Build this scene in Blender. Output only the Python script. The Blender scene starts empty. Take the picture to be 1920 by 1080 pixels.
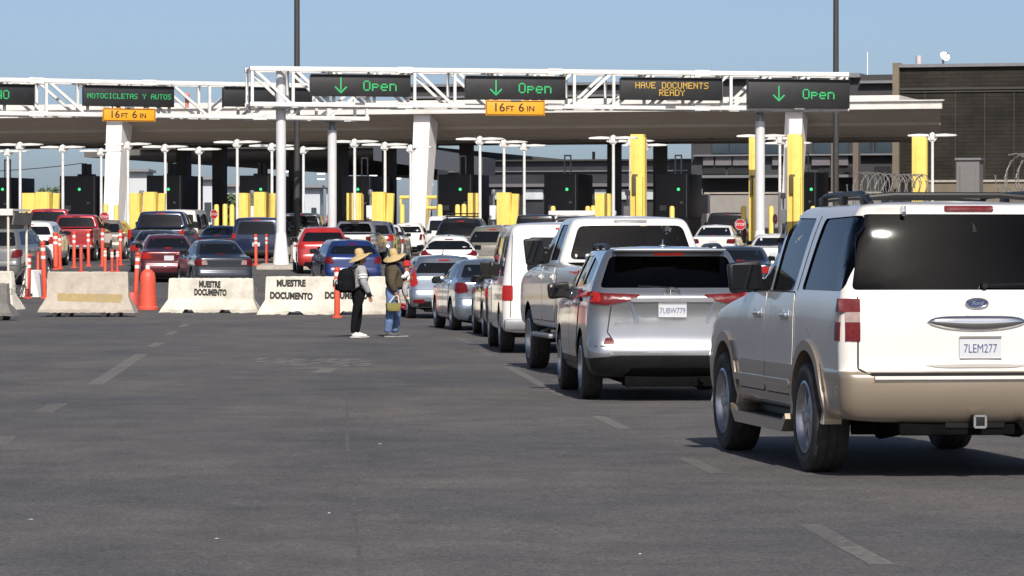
import bpy, bmesh, math, random
from mathutils import Vector, Matrix, Euler
from mathutils.bvhtree import BVHTree
random.seed(7)
R = math.radians
sc = bpy.context.scene
COL = sc.collection
F = 7000.0          # focal length in photo pixels
CH = 1.62           # camera height
HY = 471.0          # horizon row

# ------------------------------------------------------------------ ground profile
PROF = [(-100, 0), (80, 0), (90, .05), (100, .18), (113, .46), (125, .85), (135, 1.1), (142, 1.15), (155, 1.22),
        (165, 1.33), (180, 1.55), (200, 1.85), (250, 2.1), (400, 2.3), (4000, 2.3)]
def gz(d):
    for (a, za), (b, zb) in zip(PROF, PROF[1:]):
        if d <= b:
            return za + (zb - za) * (d - a) / (b - a)
    return PROF[-1][1]
def X(px, d): return (px - 960.0) / F * d
def Z(py, d): return CH + (HY - py) / F * d
def slope(d): return math.atan((gz(d + 3) - gz(d - 1)) / 4.0)

# ------------------------------------------------------------------ materials
MATS = {}
def mat(name, col, rough=.5, metal=0.0, spec=.5, coat=0.0, var=.12, scale=6.0, bump=0.0, emis=None, estr=0.0,
        dirt=0.0, detail=6.0, stretch=(1, 1, 1), bscale=None, coord='Object'):
    if name in MATS: return MATS[name]
    m = bpy.data.materials.new(name); m.use_nodes = True
    nt = m.node_tree; b = nt.nodes['Principled BSDF']
    b.inputs['Roughness'].default_value = rough
    b.inputs['Metallic'].default_value = metal
    b.inputs['Specular IOR Level'].default_value = spec
    b.inputs['Coat Weight'].default_value = coat
    b.inputs['Coat Roughness'].default_value = .06
    tc = nt.nodes.new('ShaderNodeTexCoord')
    mp = nt.nodes.new('ShaderNodeMapping'); mp.inputs['Scale'].default_value = stretch
    nt.links.new(tc.outputs[coord], mp.inputs[0])
    nz = nt.nodes.new('ShaderNodeTexNoise'); nz.inputs['Scale'].default_value = scale
    nz.inputs['Detail'].default_value = detail; nz.inputs['Roughness'].default_value = .6
    nt.links.new(mp.outputs[0], nz.inputs['Vector'])
    rp = nt.nodes.new('ShaderNodeValToRGB')
    c = Vector(col[:3])
    rp.color_ramp.elements[0].position = .3; rp.color_ramp.elements[1].position = .7
    rp.color_ramp.elements[0].color = (*(c * (1 - var)), 1)
    rp.color_ramp.elements[1].color = (*[min(1, v) for v in (c * (1 + var))], 1)
    nt.links.new(nz.outputs['Fac'], rp.inputs[0])
    out = rp.outputs[0]
    if dirt > 0:
        n2 = nt.nodes.new('ShaderNodeTexNoise'); n2.inputs['Scale'].default_value = scale * .35
        n2.inputs['Detail'].default_value = 9; n2.inputs['Roughness'].default_value = .72
        nt.links.new(mp.outputs[0], n2.inputs['Vector'])
        r2 = nt.nodes.new('ShaderNodeValToRGB')
        r2.color_ramp.elements[0].position = .45; r2.color_ramp.elements[1].position = .75
        r2.color_ramp.elements[0].color = (0, 0, 0, 1); r2.color_ramp.elements[1].color = (dirt, dirt, dirt, 1)
        nt.links.new(n2.outputs['Fac'], r2.inputs[0])
        mx = nt.nodes.new('ShaderNodeMix'); mx.data_type = 'RGBA'
        nt.links.new(r2.outputs[0], mx.inputs[0]); nt.links.new(out, mx.inputs[6])
        mx.inputs[7].default_value = (.16, .13, .1, 1)
        out = mx.outputs[2]
    nt.links.new(out, b.inputs['Base Color'])
    if bump:
        bp = nt.nodes.new('ShaderNodeBump'); bp.inputs['Strength'].default_value = bump; bp.inputs['Distance'].default_value = .02
        n3 = nt.nodes.new('ShaderNodeTexNoise'); n3.inputs['Scale'].default_value = bscale or scale * 4; n3.inputs['Detail'].default_value = 5
        nt.links.new(mp.outputs[0], n3.inputs['Vector'])
        nt.links.new(n3.outputs['Fac'], bp.inputs['Height']); nt.links.new(bp.outputs[0], b.inputs['Normal'])
    if emis:
        b.inputs['Emission Color'].default_value = (*emis, 1); b.inputs['Emission Strength'].default_value = estr
    MATS[name] = m
    return m
def paint(name, col, metal=0.0, rough=.32, coat=1.0, dirt=.12):
    return mat('paint_' + name, col, rough=rough, metal=metal, coat=coat, var=.03, scale=2.5, dirt=dirt)

GLASS = mat('tinted_glass', (.007, .008, .01), rough=.03, spec=.32, var=.2, scale=2)
RUBBER = mat('tyre_rubber', (.022, .021, .02), rough=.8, var=.3, scale=14, dirt=.25)
BLACK = mat('black_plastic', (.01, .01, .011), rough=.4, spec=.3, var=.2, scale=9, dirt=.03)
UNDER = mat('underbody', (.006, .006, .006), rough=.95, spec=.05, var=.3)
SEAM = mat('dark_gap', (.012, .012, .012), rough=.9)
CHROME = mat('chrome', (.62, .63, .65), rough=.12, metal=1, var=.06, scale=5)
ALLOY = mat('alloy_rim', (.42, .43, .45), rough=.3, metal=.85, var=.1, scale=10, dirt=.2)
TAIL = mat('red_lens', (.11, .006, .009), rough=.25, spec=.3, var=.35, scale=30)
TAILW = mat('clear_lens', (.3, .22, .2), rough=.12, var=.2, scale=25)
LIT = mat('lit_brake_lens', (.18, .009, .009), rough=.25, spec=.3, var=.4, scale=30, emis=(1, .05, .03), estr=.16)
PLATE = mat('plate_white', (.5, .51, .53), rough=.4, var=.05)
PLATEB = mat('plate_blue', (.03, .05, .16), rough=.4)
GREYM = mat('grey_steel', (.25, .25, .26), rough=.45, metal=.6, var=.1)
WHITEP = mat('white_painted_steel', (.7, .69, .67), rough=.45, var=.1, scale=3, dirt=.3)
YELLOW = mat('safety_yellow', (.8, .58, .13), rough=.5, var=.08, scale=3, dirt=.15)
CONC = mat('concrete', (.4, .36, .31), rough=.9, var=.14, scale=5, bump=.4, dirt=.3)

# ------------------------------------------------------------------ object helpers
def tag(o, label=None, cat=None, group=None, kind=None):
    if label: o['label'] = label
    if cat: o['category'] = cat
    if group: o['group'] = group
    if kind: o['kind'] = kind
    return o
def empty(name, loc, rz=0.0, rx=0.0, label=None, cat=None, group=None):
    o = bpy.data.objects.new(name, None); COL.objects.link(o)
    o.empty_display_size = .3
    o.location = loc; o.rotation_euler = (rx, 0, rz)
    return tag(o, label, cat, group)
def link_mesh(name, me, m=None, parent=None, loc=None, rot=None, sharp=35):
    o = bpy.data.objects.new(name, me); COL.objects.link(o)
    if m is not None:
        for x in (m if isinstance(m, (list, tuple)) else [m]): me.materials.append(x)
    if parent: o.parent = parent
    if loc is not None: o.location = loc
    if rot is not None: o.rotation_euler = rot
    if sharp is not None and len(me.polygons):
        me.shade_smooth(); me.set_sharp_from_angle(angle=R(sharp))
    return o
class MB:
    def __init__(s): s.v = []; s.f = []; s.mi = []; s.cur = 0
    def add(s, vs, fs):
        n = len(s.v); s.v += [tuple(p) for p in vs]
        for f in fs: s.f.append([i + n for i in f]); s.mi.append(s.cur)
        return s
    def box(s, c, d, rot=None, taper=1.0, bev=0.0):
        x, y, z = d[0] / 2, d[1] / 2, d[2] / 2
        if bev > 0:
            bm = bmesh.new(); bmesh.ops.create_cube(bm, size=1)
            bmesh.ops.scale(bm, vec=d, verts=bm.verts)
            for v in bm.verts:
                if v.co.z > 0: v.co.x *= taper; v.co.y *= taper
            bmesh.ops.bevel(bm, geom=bm.edges[:], offset=bev, segments=2, affect='EDGES', profile=.6)
            vs = [v.co.copy() for v in bm.verts]; bm.verts.index_update()
            fs = [[v.index for v in f.verts] for f in bm.faces]; bm.free()
        else:
            t = taper
            vs = [Vector(p) for p in [(-x, -y, -z), (x, -y, -z), (x, y, -z), (-x, y, -z), (-x*t, -y*t, z), (x*t, -y*t, z), (x*t, y*t, z), (-x*t, y*t, z)]]
            fs = [[0, 3, 2, 1], [4, 5, 6, 7], [0, 1, 5, 4], [1, 2, 6, 5], [2, 3, 7, 6], [3, 0, 4, 7]]
        if rot is not None: vs = [rot @ v for v in vs]
        c = Vector(c)
        return s.add([v + c for v in vs], fs)
    def cyl(s, a, b, r0, r1=None, n=12, cap=True):
        r1 = r0 if r1 is None else r1
        a, b = Vector(a), Vector(b); ax = (b - a).normalized()
        u = ax.orthogonal().normalized(); w = ax.cross(u)
        vs = []
        for p, r in ((a, r0), (b, r1)):
            for k in range(n):
                t = 2 * math.pi * k / n
                vs.append(p + (u * math.cos(t) + w * math.sin(t)) * r)
        fs = [[k, (k + 1) % n, n + (k + 1) % n, n + k] for k in range(n)]
        if cap: fs += [list(range(n))[::-1], list(range(n, 2 * n))]
        return s.add(vs, fs)
    def bar(s, a, b, wx, wz):
        a, b = Vector(a), Vector(b); ax = (b - a); L = ax.length; ax.normalize()
        rot = ax.to_track_quat('Z', 'Y').to_matrix()
        return s.box((a + b) / 2, (wx, wz, L), rot)
    def tube(s, pts, r, n=8, closed=False):
        pts = [Vector(p) for p in pts]; m = len(pts); vs = []; u = None
        for i, p in enumerate(pts):
            if closed: t = (pts[(i + 1) % m] - pts[i - 1]).normalized()
            else: t = (pts[min(i + 1, m - 1)] - pts[max(i - 1, 0)]).normalized()
            if u is None: u = t.orthogonal().normalized()
            u = (u - t * u.dot(t))
            u = u.normalized() if u.length > 1e-6 else t.orthogonal().normalized()
            w = t.cross(u); rr = r[i] if isinstance(r, (list, tuple)) else r
            for k in range(n):
                a = 2 * math.pi * k / n
                vs.append(p + (u * math.cos(a) + w * math.sin(a)) * rr)
        fs = []
        for i in range(m if closed else m - 1):
            j = (i + 1) % m
            for k in range(n):
                fs.append([i*n + k, i*n + (k+1) % n, j*n + (k+1) % n, j*n + k])
        if not closed: fs += [list(range(n))[::-1], list(range((m-1)*n, m*n))]
        return s.add(vs, fs)
    def lathe(s, prof, n=20, axis='z', c=(0, 0, 0)):
        vs = []; m = len(prof)
        for k in range(n):
            t = 2 * math.pi * k / n
            for (r, h) in prof:
                if axis == 'z': p = (r * math.cos(t), r * math.sin(t), h)
                elif axis == 'x': p = (h, r * math.cos(t), r * math.sin(t))
                else: p = (r * math.sin(t), h, r * math.cos(t))
                vs.append((p[0] + c[0], p[1] + c[1], p[2] + c[2]))
        fs = []
        for k in range(n):
            j = (k + 1) % n
            for i in range(m - 1):
                fs.append([k*m + i, j*m + i, j*m + i + 1, k*m + i + 1])
        return s.add(vs, fs)
    def prism(s, poly, a0, a1, axis='y'):
        def P(p, h):
            if axis == 'y': return (p[0], h, p[1])
            if axis == 'x': return (h, p[0], p[1])
            return (p[0], p[1], h)
        n = len(poly)
        vs = [P(p, a0) for p in poly] + [P(p, a1) for p in poly]
        fs = [list(range(n)), list(range(n, 2*n))[::-1]] + [[k, n + k, n + (k+1) % n, (k+1) % n] for k in range(n)]
        return s.add(vs, fs)
    def mesh(s, name, fix=True, merge=False):
        me = bpy.data.meshes.new(name); me.from_pydata(s.v, [], s.f)
        for p, i in zip(me.polygons, s.mi): p.material_index = i
        if fix or merge:
            bm = bmesh.new(); bm.from_mesh(me)
            if merge: bmesh.ops.remove_doubles(bm, verts=bm.verts, dist=1e-4)
            if fix: bmesh.ops.recalc_face_normals(bm, faces=bm.faces)
            bm.to_mesh(me); bm.free()
        return me
    def build(s, name, m, parent=None, loc=None, rot=None, sharp=35, fix=True, merge=False):
        return link_mesh(name, s.mesh(name, fix, merge), m, parent, loc, rot, sharp)

def evaluated(o):
    dg = bpy.context.evaluated_depsgraph_get()
    me = bpy.data.meshes.new_from_object(o.evaluated_get(dg))
    return me
def text_geo(txt, size, align='CENTER', sx=1.0, shear=0.0, off=0.0):
    cu = bpy.data.curves.new('t', 'FONT'); cu.body = txt; cu.size = size; cu.align_x = align; cu.align_y = 'CENTER'
    cu.shear = shear; cu.offset = off; cu.resolution_u = 3; cu.fill_mode = 'FRONT'
    o = bpy.data.objects.new('t', cu); COL.objects.link(o)
    me = evaluated(o)
    vs = [(v.co.x * sx, v.co.y) for v in me.vertices]; fs = [list(p.vertices) for p in me.polygons]
    bpy.data.objects.remove(o); bpy.data.curves.remove(cu); bpy.data.meshes.remove(me)
    return vs, fs

# ------------------------------------------------------------------ patches laid on a surface
def rounded(poly, r, n=4):
    out = []; m = len(poly)
    for i in range(m):
        p = Vector(poly[i]); a = Vector(poly[i-1]) - p; b = Vector(poly[(i+1) % m]) - p
        rr = min(r, a.length * .45, b.length * .45)
        p0 = p + a.normalized() * rr; p1 = p + b.normalized() * rr
        for k in range(n + 1):
            t = k / n
            out.append(tuple(p0 * (1-t)**2 + p * 2*t*(1-t) + p1 * t*t))
    return out
def grow(poly, d):
    m = len(poly); out = []
    ar = sum(poly[i-1][0]*poly[i][1] - poly[i][0]*poly[i-1][1] for i in range(m))
    sg = 1 if ar > 0 else -1
    for i in range(m):
        a, p, b = Vector(poly[i-1]), Vector(poly[i]), Vector(poly[(i+1) % m])
        n1 = Vector(((p-a).y, -(p-a).x)); n2 = Vector(((b-p).y, -(b-p).x))
        if n1.length < 1e-9 or n2.length < 1e-9: out.append(tuple(p)); continue
        n1.normalize(); n2.normalize(); nn = n1 + n2
        if nn.length < 1e-6: out.append(tuple(p)); continue
        nn.normalize(); k = max(.5, nn.dot(n1))
        out.append(tuple(p + nn * sg * d / k))
    return out
def caster(bvh, axis, sgn, back=9.0):
    def cast(a, b):
        if axis == 'y': o = Vector((a, sgn * back, b)); d = Vector((0, -sgn, 0))
        elif axis == 'x': o = Vector((sgn * back, a, b)); d = Vector((-sgn, 0, 0))
        else: o = Vector((a, b, sgn * back)); d = Vector((0, 0, -sgn))
        h = bvh.ray_cast(o, d, 40)
        if h[0] is None:
            return None, d
        if axis == 'x' and abs(h[1].x) < .3: return None, d
        return h[0], d
    return cast
def patch(mb, bvh, poly, axis='y', sgn=-1, off=.006, step=.08, depth=.014, cuts=()):
    bm = bmesh.new()
    f = bm.faces.new([bm.verts.new((p[0], p[1], 0)) for p in poly])
    if len(poly) > 4: bmesh.ops.triangulate(bm, faces=[f])
    xs = [p[0] for p in poly]; ys = [p[1] for p in poly]
    def cut(co, no):
        bmesh.ops.bisect_plane(bm, geom=bm.verts[:] + bm.edges[:] + bm.faces[:], plane_co=co, plane_no=no, dist=1e-5)
    k = math.floor(min(xs) / step) * step
    while k < max(xs): cut((k, 0, 0), (1, 0, 0)); k += step
    k = math.floor(min(ys) / step) * step
    while k < max(ys): cut((0, k, 0), (0, 1, 0)); k += step
    for c in cuts: cut((0, c, 0), (0, 1, 0))
    cast = caster(bvh, axis, sgn)
    last = None; pos = {}
    bm.verts.index_update()
    miss = []; bm.verts.index_update(); bm.verts.ensure_lookup_table()
    for v in bm.verts:
        h, d = cast(v.co.x, v.co.y)
        if h is None or (axis == 'x' and abs(h.x) < .45): miss.append(v); continue
        pos[v.index] = h
    for v in miss:
        best = min(pos, key=lambda i: (bm.verts[i].co - v.co).length) if pos else None
        bm.verts.ensure_lookup_table()
        base = pos[best] if best is not None else Vector((0, 0, 0))
        if axis == 'y': pos[v.index] = Vector((v.co.x, base.y, v.co.y))
        elif axis == 'x': pos[v.index] = Vector((base.x, v.co.x, v.co.y))
        else: pos[v.index] = Vector((v.co.x, v.co.y, base.z))
    d = cast(0, 0)[1]
    n = len(bm.verts)
    vs = [pos[i] - d * off for i in range(n)]
    fs = []
    for fc in bm.faces:
        idx = [v.index for v in fc.verts]
        p = [vs[i] for i in idx]
        nn = (p[1] - p[0]).cross(p[-1] - p[0])
        if nn.dot(d) > 0: idx = idx[::-1]
        fs.append(idx)
    base = n
    bmap = {}
    for e in bm.edges:
        if len(e.link_faces) == 1:
            a, b = e.verts[0].index, e.verts[1].index
            for q in (a, b):
                if q not in bmap: bmap[q] = len(vs); vs.append(pos[q] + d * depth)
            fs.append([a, b, bmap[b], bmap[a]])
    bm.free()
    mb.add(vs, fs)
    return mb
def strip(mb, bvh, pairs, axis='x', sgn=-1, off=.01, depth=.02):
    cast = caster(bvh, axis, sgn); vs = []; last = None
    for pr in pairs:
        for (a, b) in pr:
            h, d = cast(a, b)
            if h is None: h = last if last else Vector((0, 0, 0))
            if axis == 'y': h = Vector((a, h.y, b))
            elif axis == 'x': h = Vector((h.x, a, b))
            last = h
            vs.append(h)
    n = len(pairs)
    # use the outermost reach so that the strip stays proud of the body
    top = [v - d * off for v in vs]; bot = [v + d * depth for v in vs]
    V = top + bot; m = len(vs); fs = []
    for i in range(n - 1):
        a, b, c, e = 2*i, 2*i+1, 2*i+3, 2*i+2
        fs += [[a, b, c, e], [m+a, m+e, m+c, m+b], [a, e, m+e, m+a], [b, m+b, m+c, c]]
    fs += [[0, m, m+1, 1], [2*n-2, 2*n-1, m+2*n-1, m+2*n-2]]
    mb.add(V, fs)
    return mb
def mirror_poly(poly): return [(-a, b) for a, b in poly][::-1]
# ------------------------------------------------------------------ vehicles
def seeglass(name='clear_tinted_glass', tint=(.6, .63, .63, 1), rough=.03):
    m = bpy.data.materials.new(name); m.use_nodes = True
    nt = m.node_tree; nt.nodes.clear()
    out = nt.nodes.new('ShaderNodeOutputMaterial')
    tr = nt.nodes.new('ShaderNodeBsdfTransparent'); tr.inputs[0].default_value = tint
    gl = nt.nodes.new('ShaderNodeBsdfGlossy'); gl.inputs['Roughness'].default_value = rough
    gl.inputs['Color'].default_value = (1, 1, 1, 1)
    fr = nt.nodes.new('ShaderNodeFresnel'); fr.inputs[0].default_value = 1.3
    mx = nt.nodes.new('ShaderNodeMixShader')
    nt.links.new(fr.outputs[0], mx.inputs[0]); nt.links.new(tr.outputs[0], mx.inputs[1]); nt.links.new(gl.outputs[0], mx.inputs[2])
    nt.links.new(mx.outputs[0], out.inputs[0])
    return m
SEEGLASS = seeglass(); PRIVACY = seeglass('privacy_glass', (.2, .21, .22, 1), .05)
SEAT = mat('seat_fabric', (.045, .045, .05), rough=.9, var=.2, scale=12)

def ring(z, yr, yf, w, rr, rf, bow=.05, bowf=.16):
    nR, nC, nS = 5, 5, 12
    P = []
    rr = min(rr, w * .8); rf = min(rf, w * .8)
    xr = w - rr; xf = w - rf
    for k in range(nR):
        x = xr * k / nR; P.append((x, yr + bow * (x / w) ** 2))
    yb = yr + bow * (xr / w) ** 2
    for k in range(nC):
        t = math.pi / 2 * k / nC; P.append((xr + rr * math.sin(t), yb + rr * (1 - math.cos(t))))
    yfb = yf - bowf * (xf / w) ** 2
    ya, yz = yb + rr, yfb - rf
    for k in range(nS + 1):
        s = k / nS; P.append((w - .014 * (2 * s - 1) ** 2 * (1 if w > .5 else 0), ya + (yz - ya) * s))
    for k in range(1, nC + 1):
        t = math.pi / 2 * (1 - k / nC); P.append((xf + rf * math.sin(t), yfb - rf * (1 - math.cos(t))))
    for k in range(1, nR + 1):
        x = xf * (1 - k / nR); P.append((x, yf - bowf * (x / w) ** 2))
    right = [(x, y, z) for x, y in P]
    left = [(-x, y, z) for x, y in P[1:-1]][::-1]
    return right + left, len(P)
def loft(levels, crown=.03):
    bm = bmesh.new(); rows = []
    for lv in levels:
        pts, nh = ring(*lv); rows.append([bm.verts.new(p) for p in pts])
    n = len(rows[0])
    for a, b in zip(rows, rows[1:]):
        for k in range(n):
            bm.faces.new([a[k], a[(k+1) % n], b[(k+1) % n], b[k]])
    for row, up in ((rows[-1], True), (rows[0], False)):
        mids = [None] * nh; mids[0] = row[0]; mids[nh-1] = row[nh-1]
        for k in range(1, nh - 1):
            c = (row[k].co + row[n-k].co) / 2
            if up: c.z += crown * math.sin(math.pi * k / (nh - 1)) ** .5
            mids[k] = bm.verts.new(c)
        for k in range(nh - 1):
            r0, r1, m0, m1 = row[k], row[k+1], mids[k], mids[k+1]
            l0, l1 = row[(n-k) % n], row[(n-k-1) % n]
            fr = [r0, r1, m1, m0]; fl = [m0, m1, l1, l0]
            for f in (fr, fl):
                u = []
                for v in f:
                    if v not in u: u.append(v)
                if len(u) > 2: bm.faces.new(u if up else u[::-1])
    bmesh.ops.recalc_face_normals(bm, faces=bm.faces)
    me = bpy.data.meshes.new('body'); bm.to_mesh(me); bm.free()
    return me
TMP = []
def tmp_obj(me):
    o = bpy.data.objects.new('tmp', me); COL.objects.link(o); return o
def boolean(o, cutter_me):
    c = tmp_obj(cutter_me)
    md = o.modifiers.new('b', 'BOOLEAN'); md.operation = 'DIFFERENCE'; md.object = c; md.solver = 'EXACT'
    me = evaluated(o)
    o.modifiers.clear(); bpy.data.objects.remove(c)
    old = o.data; o.data = me
    return o
_rims = {}
def rim_mesh(style):
    if style in _rims: return _rims[style]
    mb = MB()      # axis = x, outer face toward +x, radius 1 (tyre outer radius), half width .5 of .62 R
    mb.lathe([(.60, -.2), (.64, .2), (.66, .27), (.62, .29), (.585, .22), (.56, .02)], 28, 'x')
    mb.lathe([(.0, .02), (.57, -.02)], 28, 'x')
    n = {'five': 5, 'six': 6, 'ten': 10, 'steel': 0}[style]
    if n:
        for k in range(n):
            a = 2 * math.pi * k / n
            u = Vector((0, math.cos(a), math.sin(a))); w = Vector((0, -math.sin(a), math.cos(a)))
            hw0, hw1 = (.10, .085) if n < 8 else (.05, .04)
            vs = []
            for (r, hw, xo) in ((.1, hw0, .2), (.35, hw0 * .8, .22), (.6, hw1, .18)):
                for sg in (-1, 1):
                    vs.append(u * r + w * hw * sg + Vector((xo, 0, 0)))
                    vs.append(u * r + w * hw * sg * 1.1 + Vector((xo - .12, 0, 0)))
            fs = []
            for i in (0, 4):
                fs += [[i, i+2, i+6, i+4], [i, i+4, i+5, i+1], [i+2, i+3, i+7, i+6]]
            mb.add(vs, fs)
        mb.lathe([(.0, .24), (.09, .23), (.14, .18), (.15, .05)], 14, 'x')
    else:
        mb.lathe([(.0, .2), (.2, .2), (.3, .12), (.42, .16), (.56, .05)], 28, 'x')
    _rims[style] = mb.mesh('rim')
    return _rims[style]
_tyre = []
def tyre_mesh(tw=.33):
    key = round(tw, 2)
    for k, me in _tyre:
        if k == key: return me
    mb = MB()
    h = tw
    mb.lathe([(.6, -h*.78), (.72, -h*.98), (.88, -h), (.965, -h*.88), (.99, -h*.72), (1.0, -h*.3), (.985, -h*.28), (.985, -h*.22), (1.0, -h*.2), (1.0, h*.2), (.985, h*.22), (.985, h*.28), (1.0, h*.3), (.99, h*.72), (.965, h*.88), (.88, h), (.72, h*.98), (.6, h*.78)], 32, 'x')
    me = mb.mesh('tyre'); _tyre.append((key, me)); return me

def make_car(S, loc, yaw, label, cat, group=None, name='car', pitch=0.0):
    root = empty(name, loc, yaw, pitch, label, cat, group)
    P = S['paint']; W = S['W']; L = S['L']; hw = W / 2
    me0 = loft(S['levels'], S.get('crown', .03))
    o = tmp_obj(me0)
    sm = o.modifiers.new('s', 'SUBSURF'); sm.levels = 1; sm.render_levels = 1
    me = evaluated(o); o.modifiers.clear(); o.data = me
    bm = bmesh.new(); bm.from_mesh(me); bvh = BVHTree.FromBMesh(bm); bm.free()
    yr, yf, RR = S['wheels'][:3]; tw = S.get('tw', .32) * RR * 2
    # wheel arches
    c = MB(); ra = RR + S.get('gap', .055)
    for y in (yr, yf):
        for sg in (-1, 1):
            c.cyl((sg * (hw - tw - .16), y, RR + .02), (sg * (hw + .3), y, RR + .02), ra, ra, 32)
    boolean(o, c.mesh('c'))
    for bx in S.get('cuts', []):
        cm = bmesh.new(); bmesh.ops.create_cube(cm, size=1)
        bmesh.ops.scale(cm, vec=bx[1], verts=cm.verts); bmesh.ops.translate(cm, vec=bx[0], verts=cm.verts)
        mm = bpy.data.meshes.new('c'); cm.to_mesh(mm); cm.free(); boolean(o, mm)
    see = S.get('cabin')
    gm = S.get('glass', SEEGLASS) if see else GLASS
    if see:
        lv = []
        for l in S['levels']:
            if l[0] >= see[0] - .001:
                lv.append((min(l[0], S['H'] - .07), l[1] + .1, l[2] - .1, l[3] - .075, l[4], l[5]) + tuple(l[6:]))
        b0 = lv[0]
        lv = [(see[0] - .45, b0[1] + .04, b0[2] - .02) + b0[3:]] + lv
        lv = [l for i, l in enumerate(lv) if i == 0 or l[0] > lv[i-1][0] + .015]
        boolean(o, loft(lv, .0))
        pr = MB(); pr.prism(S['rearwin'], -1.0, see[1], 'y')
        boolean(o, pr.mesh('c'))
        pr = MB(); pr.prism(S['windshield'], see[2], L + 1, 'y')
        boolean(o, pr.mesh('c'))
        for sw in S['sidewins']:
            pr = MB(); pr.prism(sw, -2, -.35, 'x'); boolean(o, pr.mesh('c'))
            pr = MB(); pr.prism(sw, .35, 2, 'x'); boolean(o, pr.mesh('c'))
    me = o.data; me.name = 'body'
    bpy.data.objects.remove(o)
    me.materials.clear()
    two = S.get('two')
    for m in (P, UNDER, two[0] if two else P): me.materials.append(m)
    for p in me.polygons:
        h = bvh.find_nearest(p.center)
        inside = (h[3] is not None and h[3] > .012)
        p.material_index = 1 if inside else (2 if two and p.center.z < two[1] else 0)
    body = link_mesh('body', me, None, root, sharp=38)
    # chassis under the body
    mb = MB(); g = S['levels'][0][0]
    mb.box((0, L * .5, g + .02), (W - 2 * tw - .34, L - .5, .14))
    mb.box((0, yr, RR), (W - .5, .12, .12)); mb.box((0, yf, RR), (W - .5, .12, .12))
    mb.cyl((.32, .2, g - .02), (.32, 1.0, g - .02), .09); mb.cyl((.32, .02, g - .01), (.32, .3, g - .01), .03)
    mb.box((0, .32, g - .03), (W * .55, .35, .12), bev=.03)
    mb.build('underbody', UNDER, root)
    # glass
    off = -.012 if see else .005
    def pane(nm, poly, ax, sg):
        q = MB(); patch(q, bvh, poly, ax, sg, off, .1, .006 if see else .014); q.build(nm, gm, root, fix=False, sharp=30)
    if S.get('rearwin'):
        if S.get('winframe'):
            q = MB(); patch(q, bvh, grow(S['rearwin'], S['winframe']), 'y', -1, .003, .1, .012)
            if not see: q.build('window_seal', SEAM, root, fix=False)
        pane('rear_window', S['rearwin'], 'y', -1)
    if S.get('windshield'): pane('windshield', S['windshield'], 'y', 1)
    for sw in S.get('sidewins', []):
        for sg in (-1, 1): pane('side_window', sw, 'x', sg)
    # lamps
    for t in S.get('tails', []):
        for sg in (-1, 1):
            if t.get('only') and t['only'] != sg: continue
            q = MB()
            rp = t['rear'] if sg > 0 else mirror_poly(t['rear'])
            patch(q, bvh, rp, 'y', -1, t.get('off', .012), .05)
            if t.get('side'): patch(q, bvh, t['side'], 'x', sg, t.get('off', .012), .05)
            q.build(t.get('name', 'tail_light'), t['mat'], root, fix=False)
    if S.get('high'):
        x0, z0, z1, m = S['high']; q = MB()
        patch(q, bvh, rounded([(-x0, z0), (x0, z0), (x0, z1), (-x0, z1)], .015), 'y', -1, .012, .06)
        q.build('high_brake_light', m, root, fix=False)
    if S.get('plate'):
        px, pz, txt = S['plate']; w, h = .305, .152
        hy = caster(bvh, 'y', -1)(px, pz - .05)[0].y - S.get('plateoff', .012)
        q = MB(); q.box((px, hy, pz), (w, .008, h))
        pl = q.build('licence_plate', PLATE, root)
        if txt:
            q = MB(); vs, fs = text_geo(txt, .088, sx=.74)
            q.add([(px + a, hy - .0055, pz - .008 + b) for a, b in vs], fs)
            q.build('lettering', PLATEB, pl, fix=False, sharp=None)
            q = MB(); q.bar((px - w/2, hy - .006, pz - h/2 - .004), (px + w/2, hy - .006, pz - h/2 - .004), .012, .014); q.bar((px - w/2, hy - .006, pz + h/2), (px + w/2, hy - .006, pz + h/2), .012, .014)
            q.build('frame', CHROME, pl)
    for (nm, poly, m, ax, sgs, of) in S.get('panels', []):
        for sg in sgs:
            q = MB(); pp = mirror_poly(poly) if (ax == 'y' and sg == 2) else poly
            patch(q, bvh, pp, ax, -1 if ax == 'y' else sg, of, .08); q.build(nm, m, root, fix=False)
    dmat = [P, two[0] if two else P]
    for i, dp in enumerate(S.get('doors', [])):
        for sg in (-1, 1):
            q = MB(); patch(q, bvh, dp, 'x', sg, .007, .1, .014, cuts=[two[1]] if two else [])
            dm = q.mesh('door', fix=False)
            if two:
                for p in dm.polygons: p.material_index = 1 if p.center.z < two[1] else 0
            d = link_mesh('door', dm, dmat, root, sharp=30)
            q = MB(); patch(q, bvh, grow(dp, .011), 'x', sg, .002, .1, .01); q.build('door_seal', SEAM, d, fix=False)
            if S.get('handles') and i < len(S['handles']):
                hyy, hz = S['handles'][i]; hx = caster(bvh, 'x', sg)(hyy, hz)[0].x
                q = MB(); q.box((hx + sg * .03, hyy, hz), (.025, .2, .035), bev=.01); q.box((hx + sg * .012, hyy, hz), (.02, .26, .075), bev=.008)
                q.build('handle', S.get('hmat', P), d)
    for (poly, ax) in S.get('seams', []):
        q = MB()
        for sg in ((-1, 1) if ax == 'x' else (-1,)):
            for a, b in zip(poly, poly[1:]):
                a, b = Vector(a), Vector(b); n = Vector((-(b-a).y, (b-a).x)).normalized() * .006
                k = max(2, int((b - a).length / .06))
                strip(q, bvh, [(tuple(a.lerp(b, i/k) - n), tuple(a.lerp(b, i/k) + n)) for i in range(k+1)], ax, sg, .003, .01)
        q.build('panel_gap', SEAM, root, fix=False)
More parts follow.
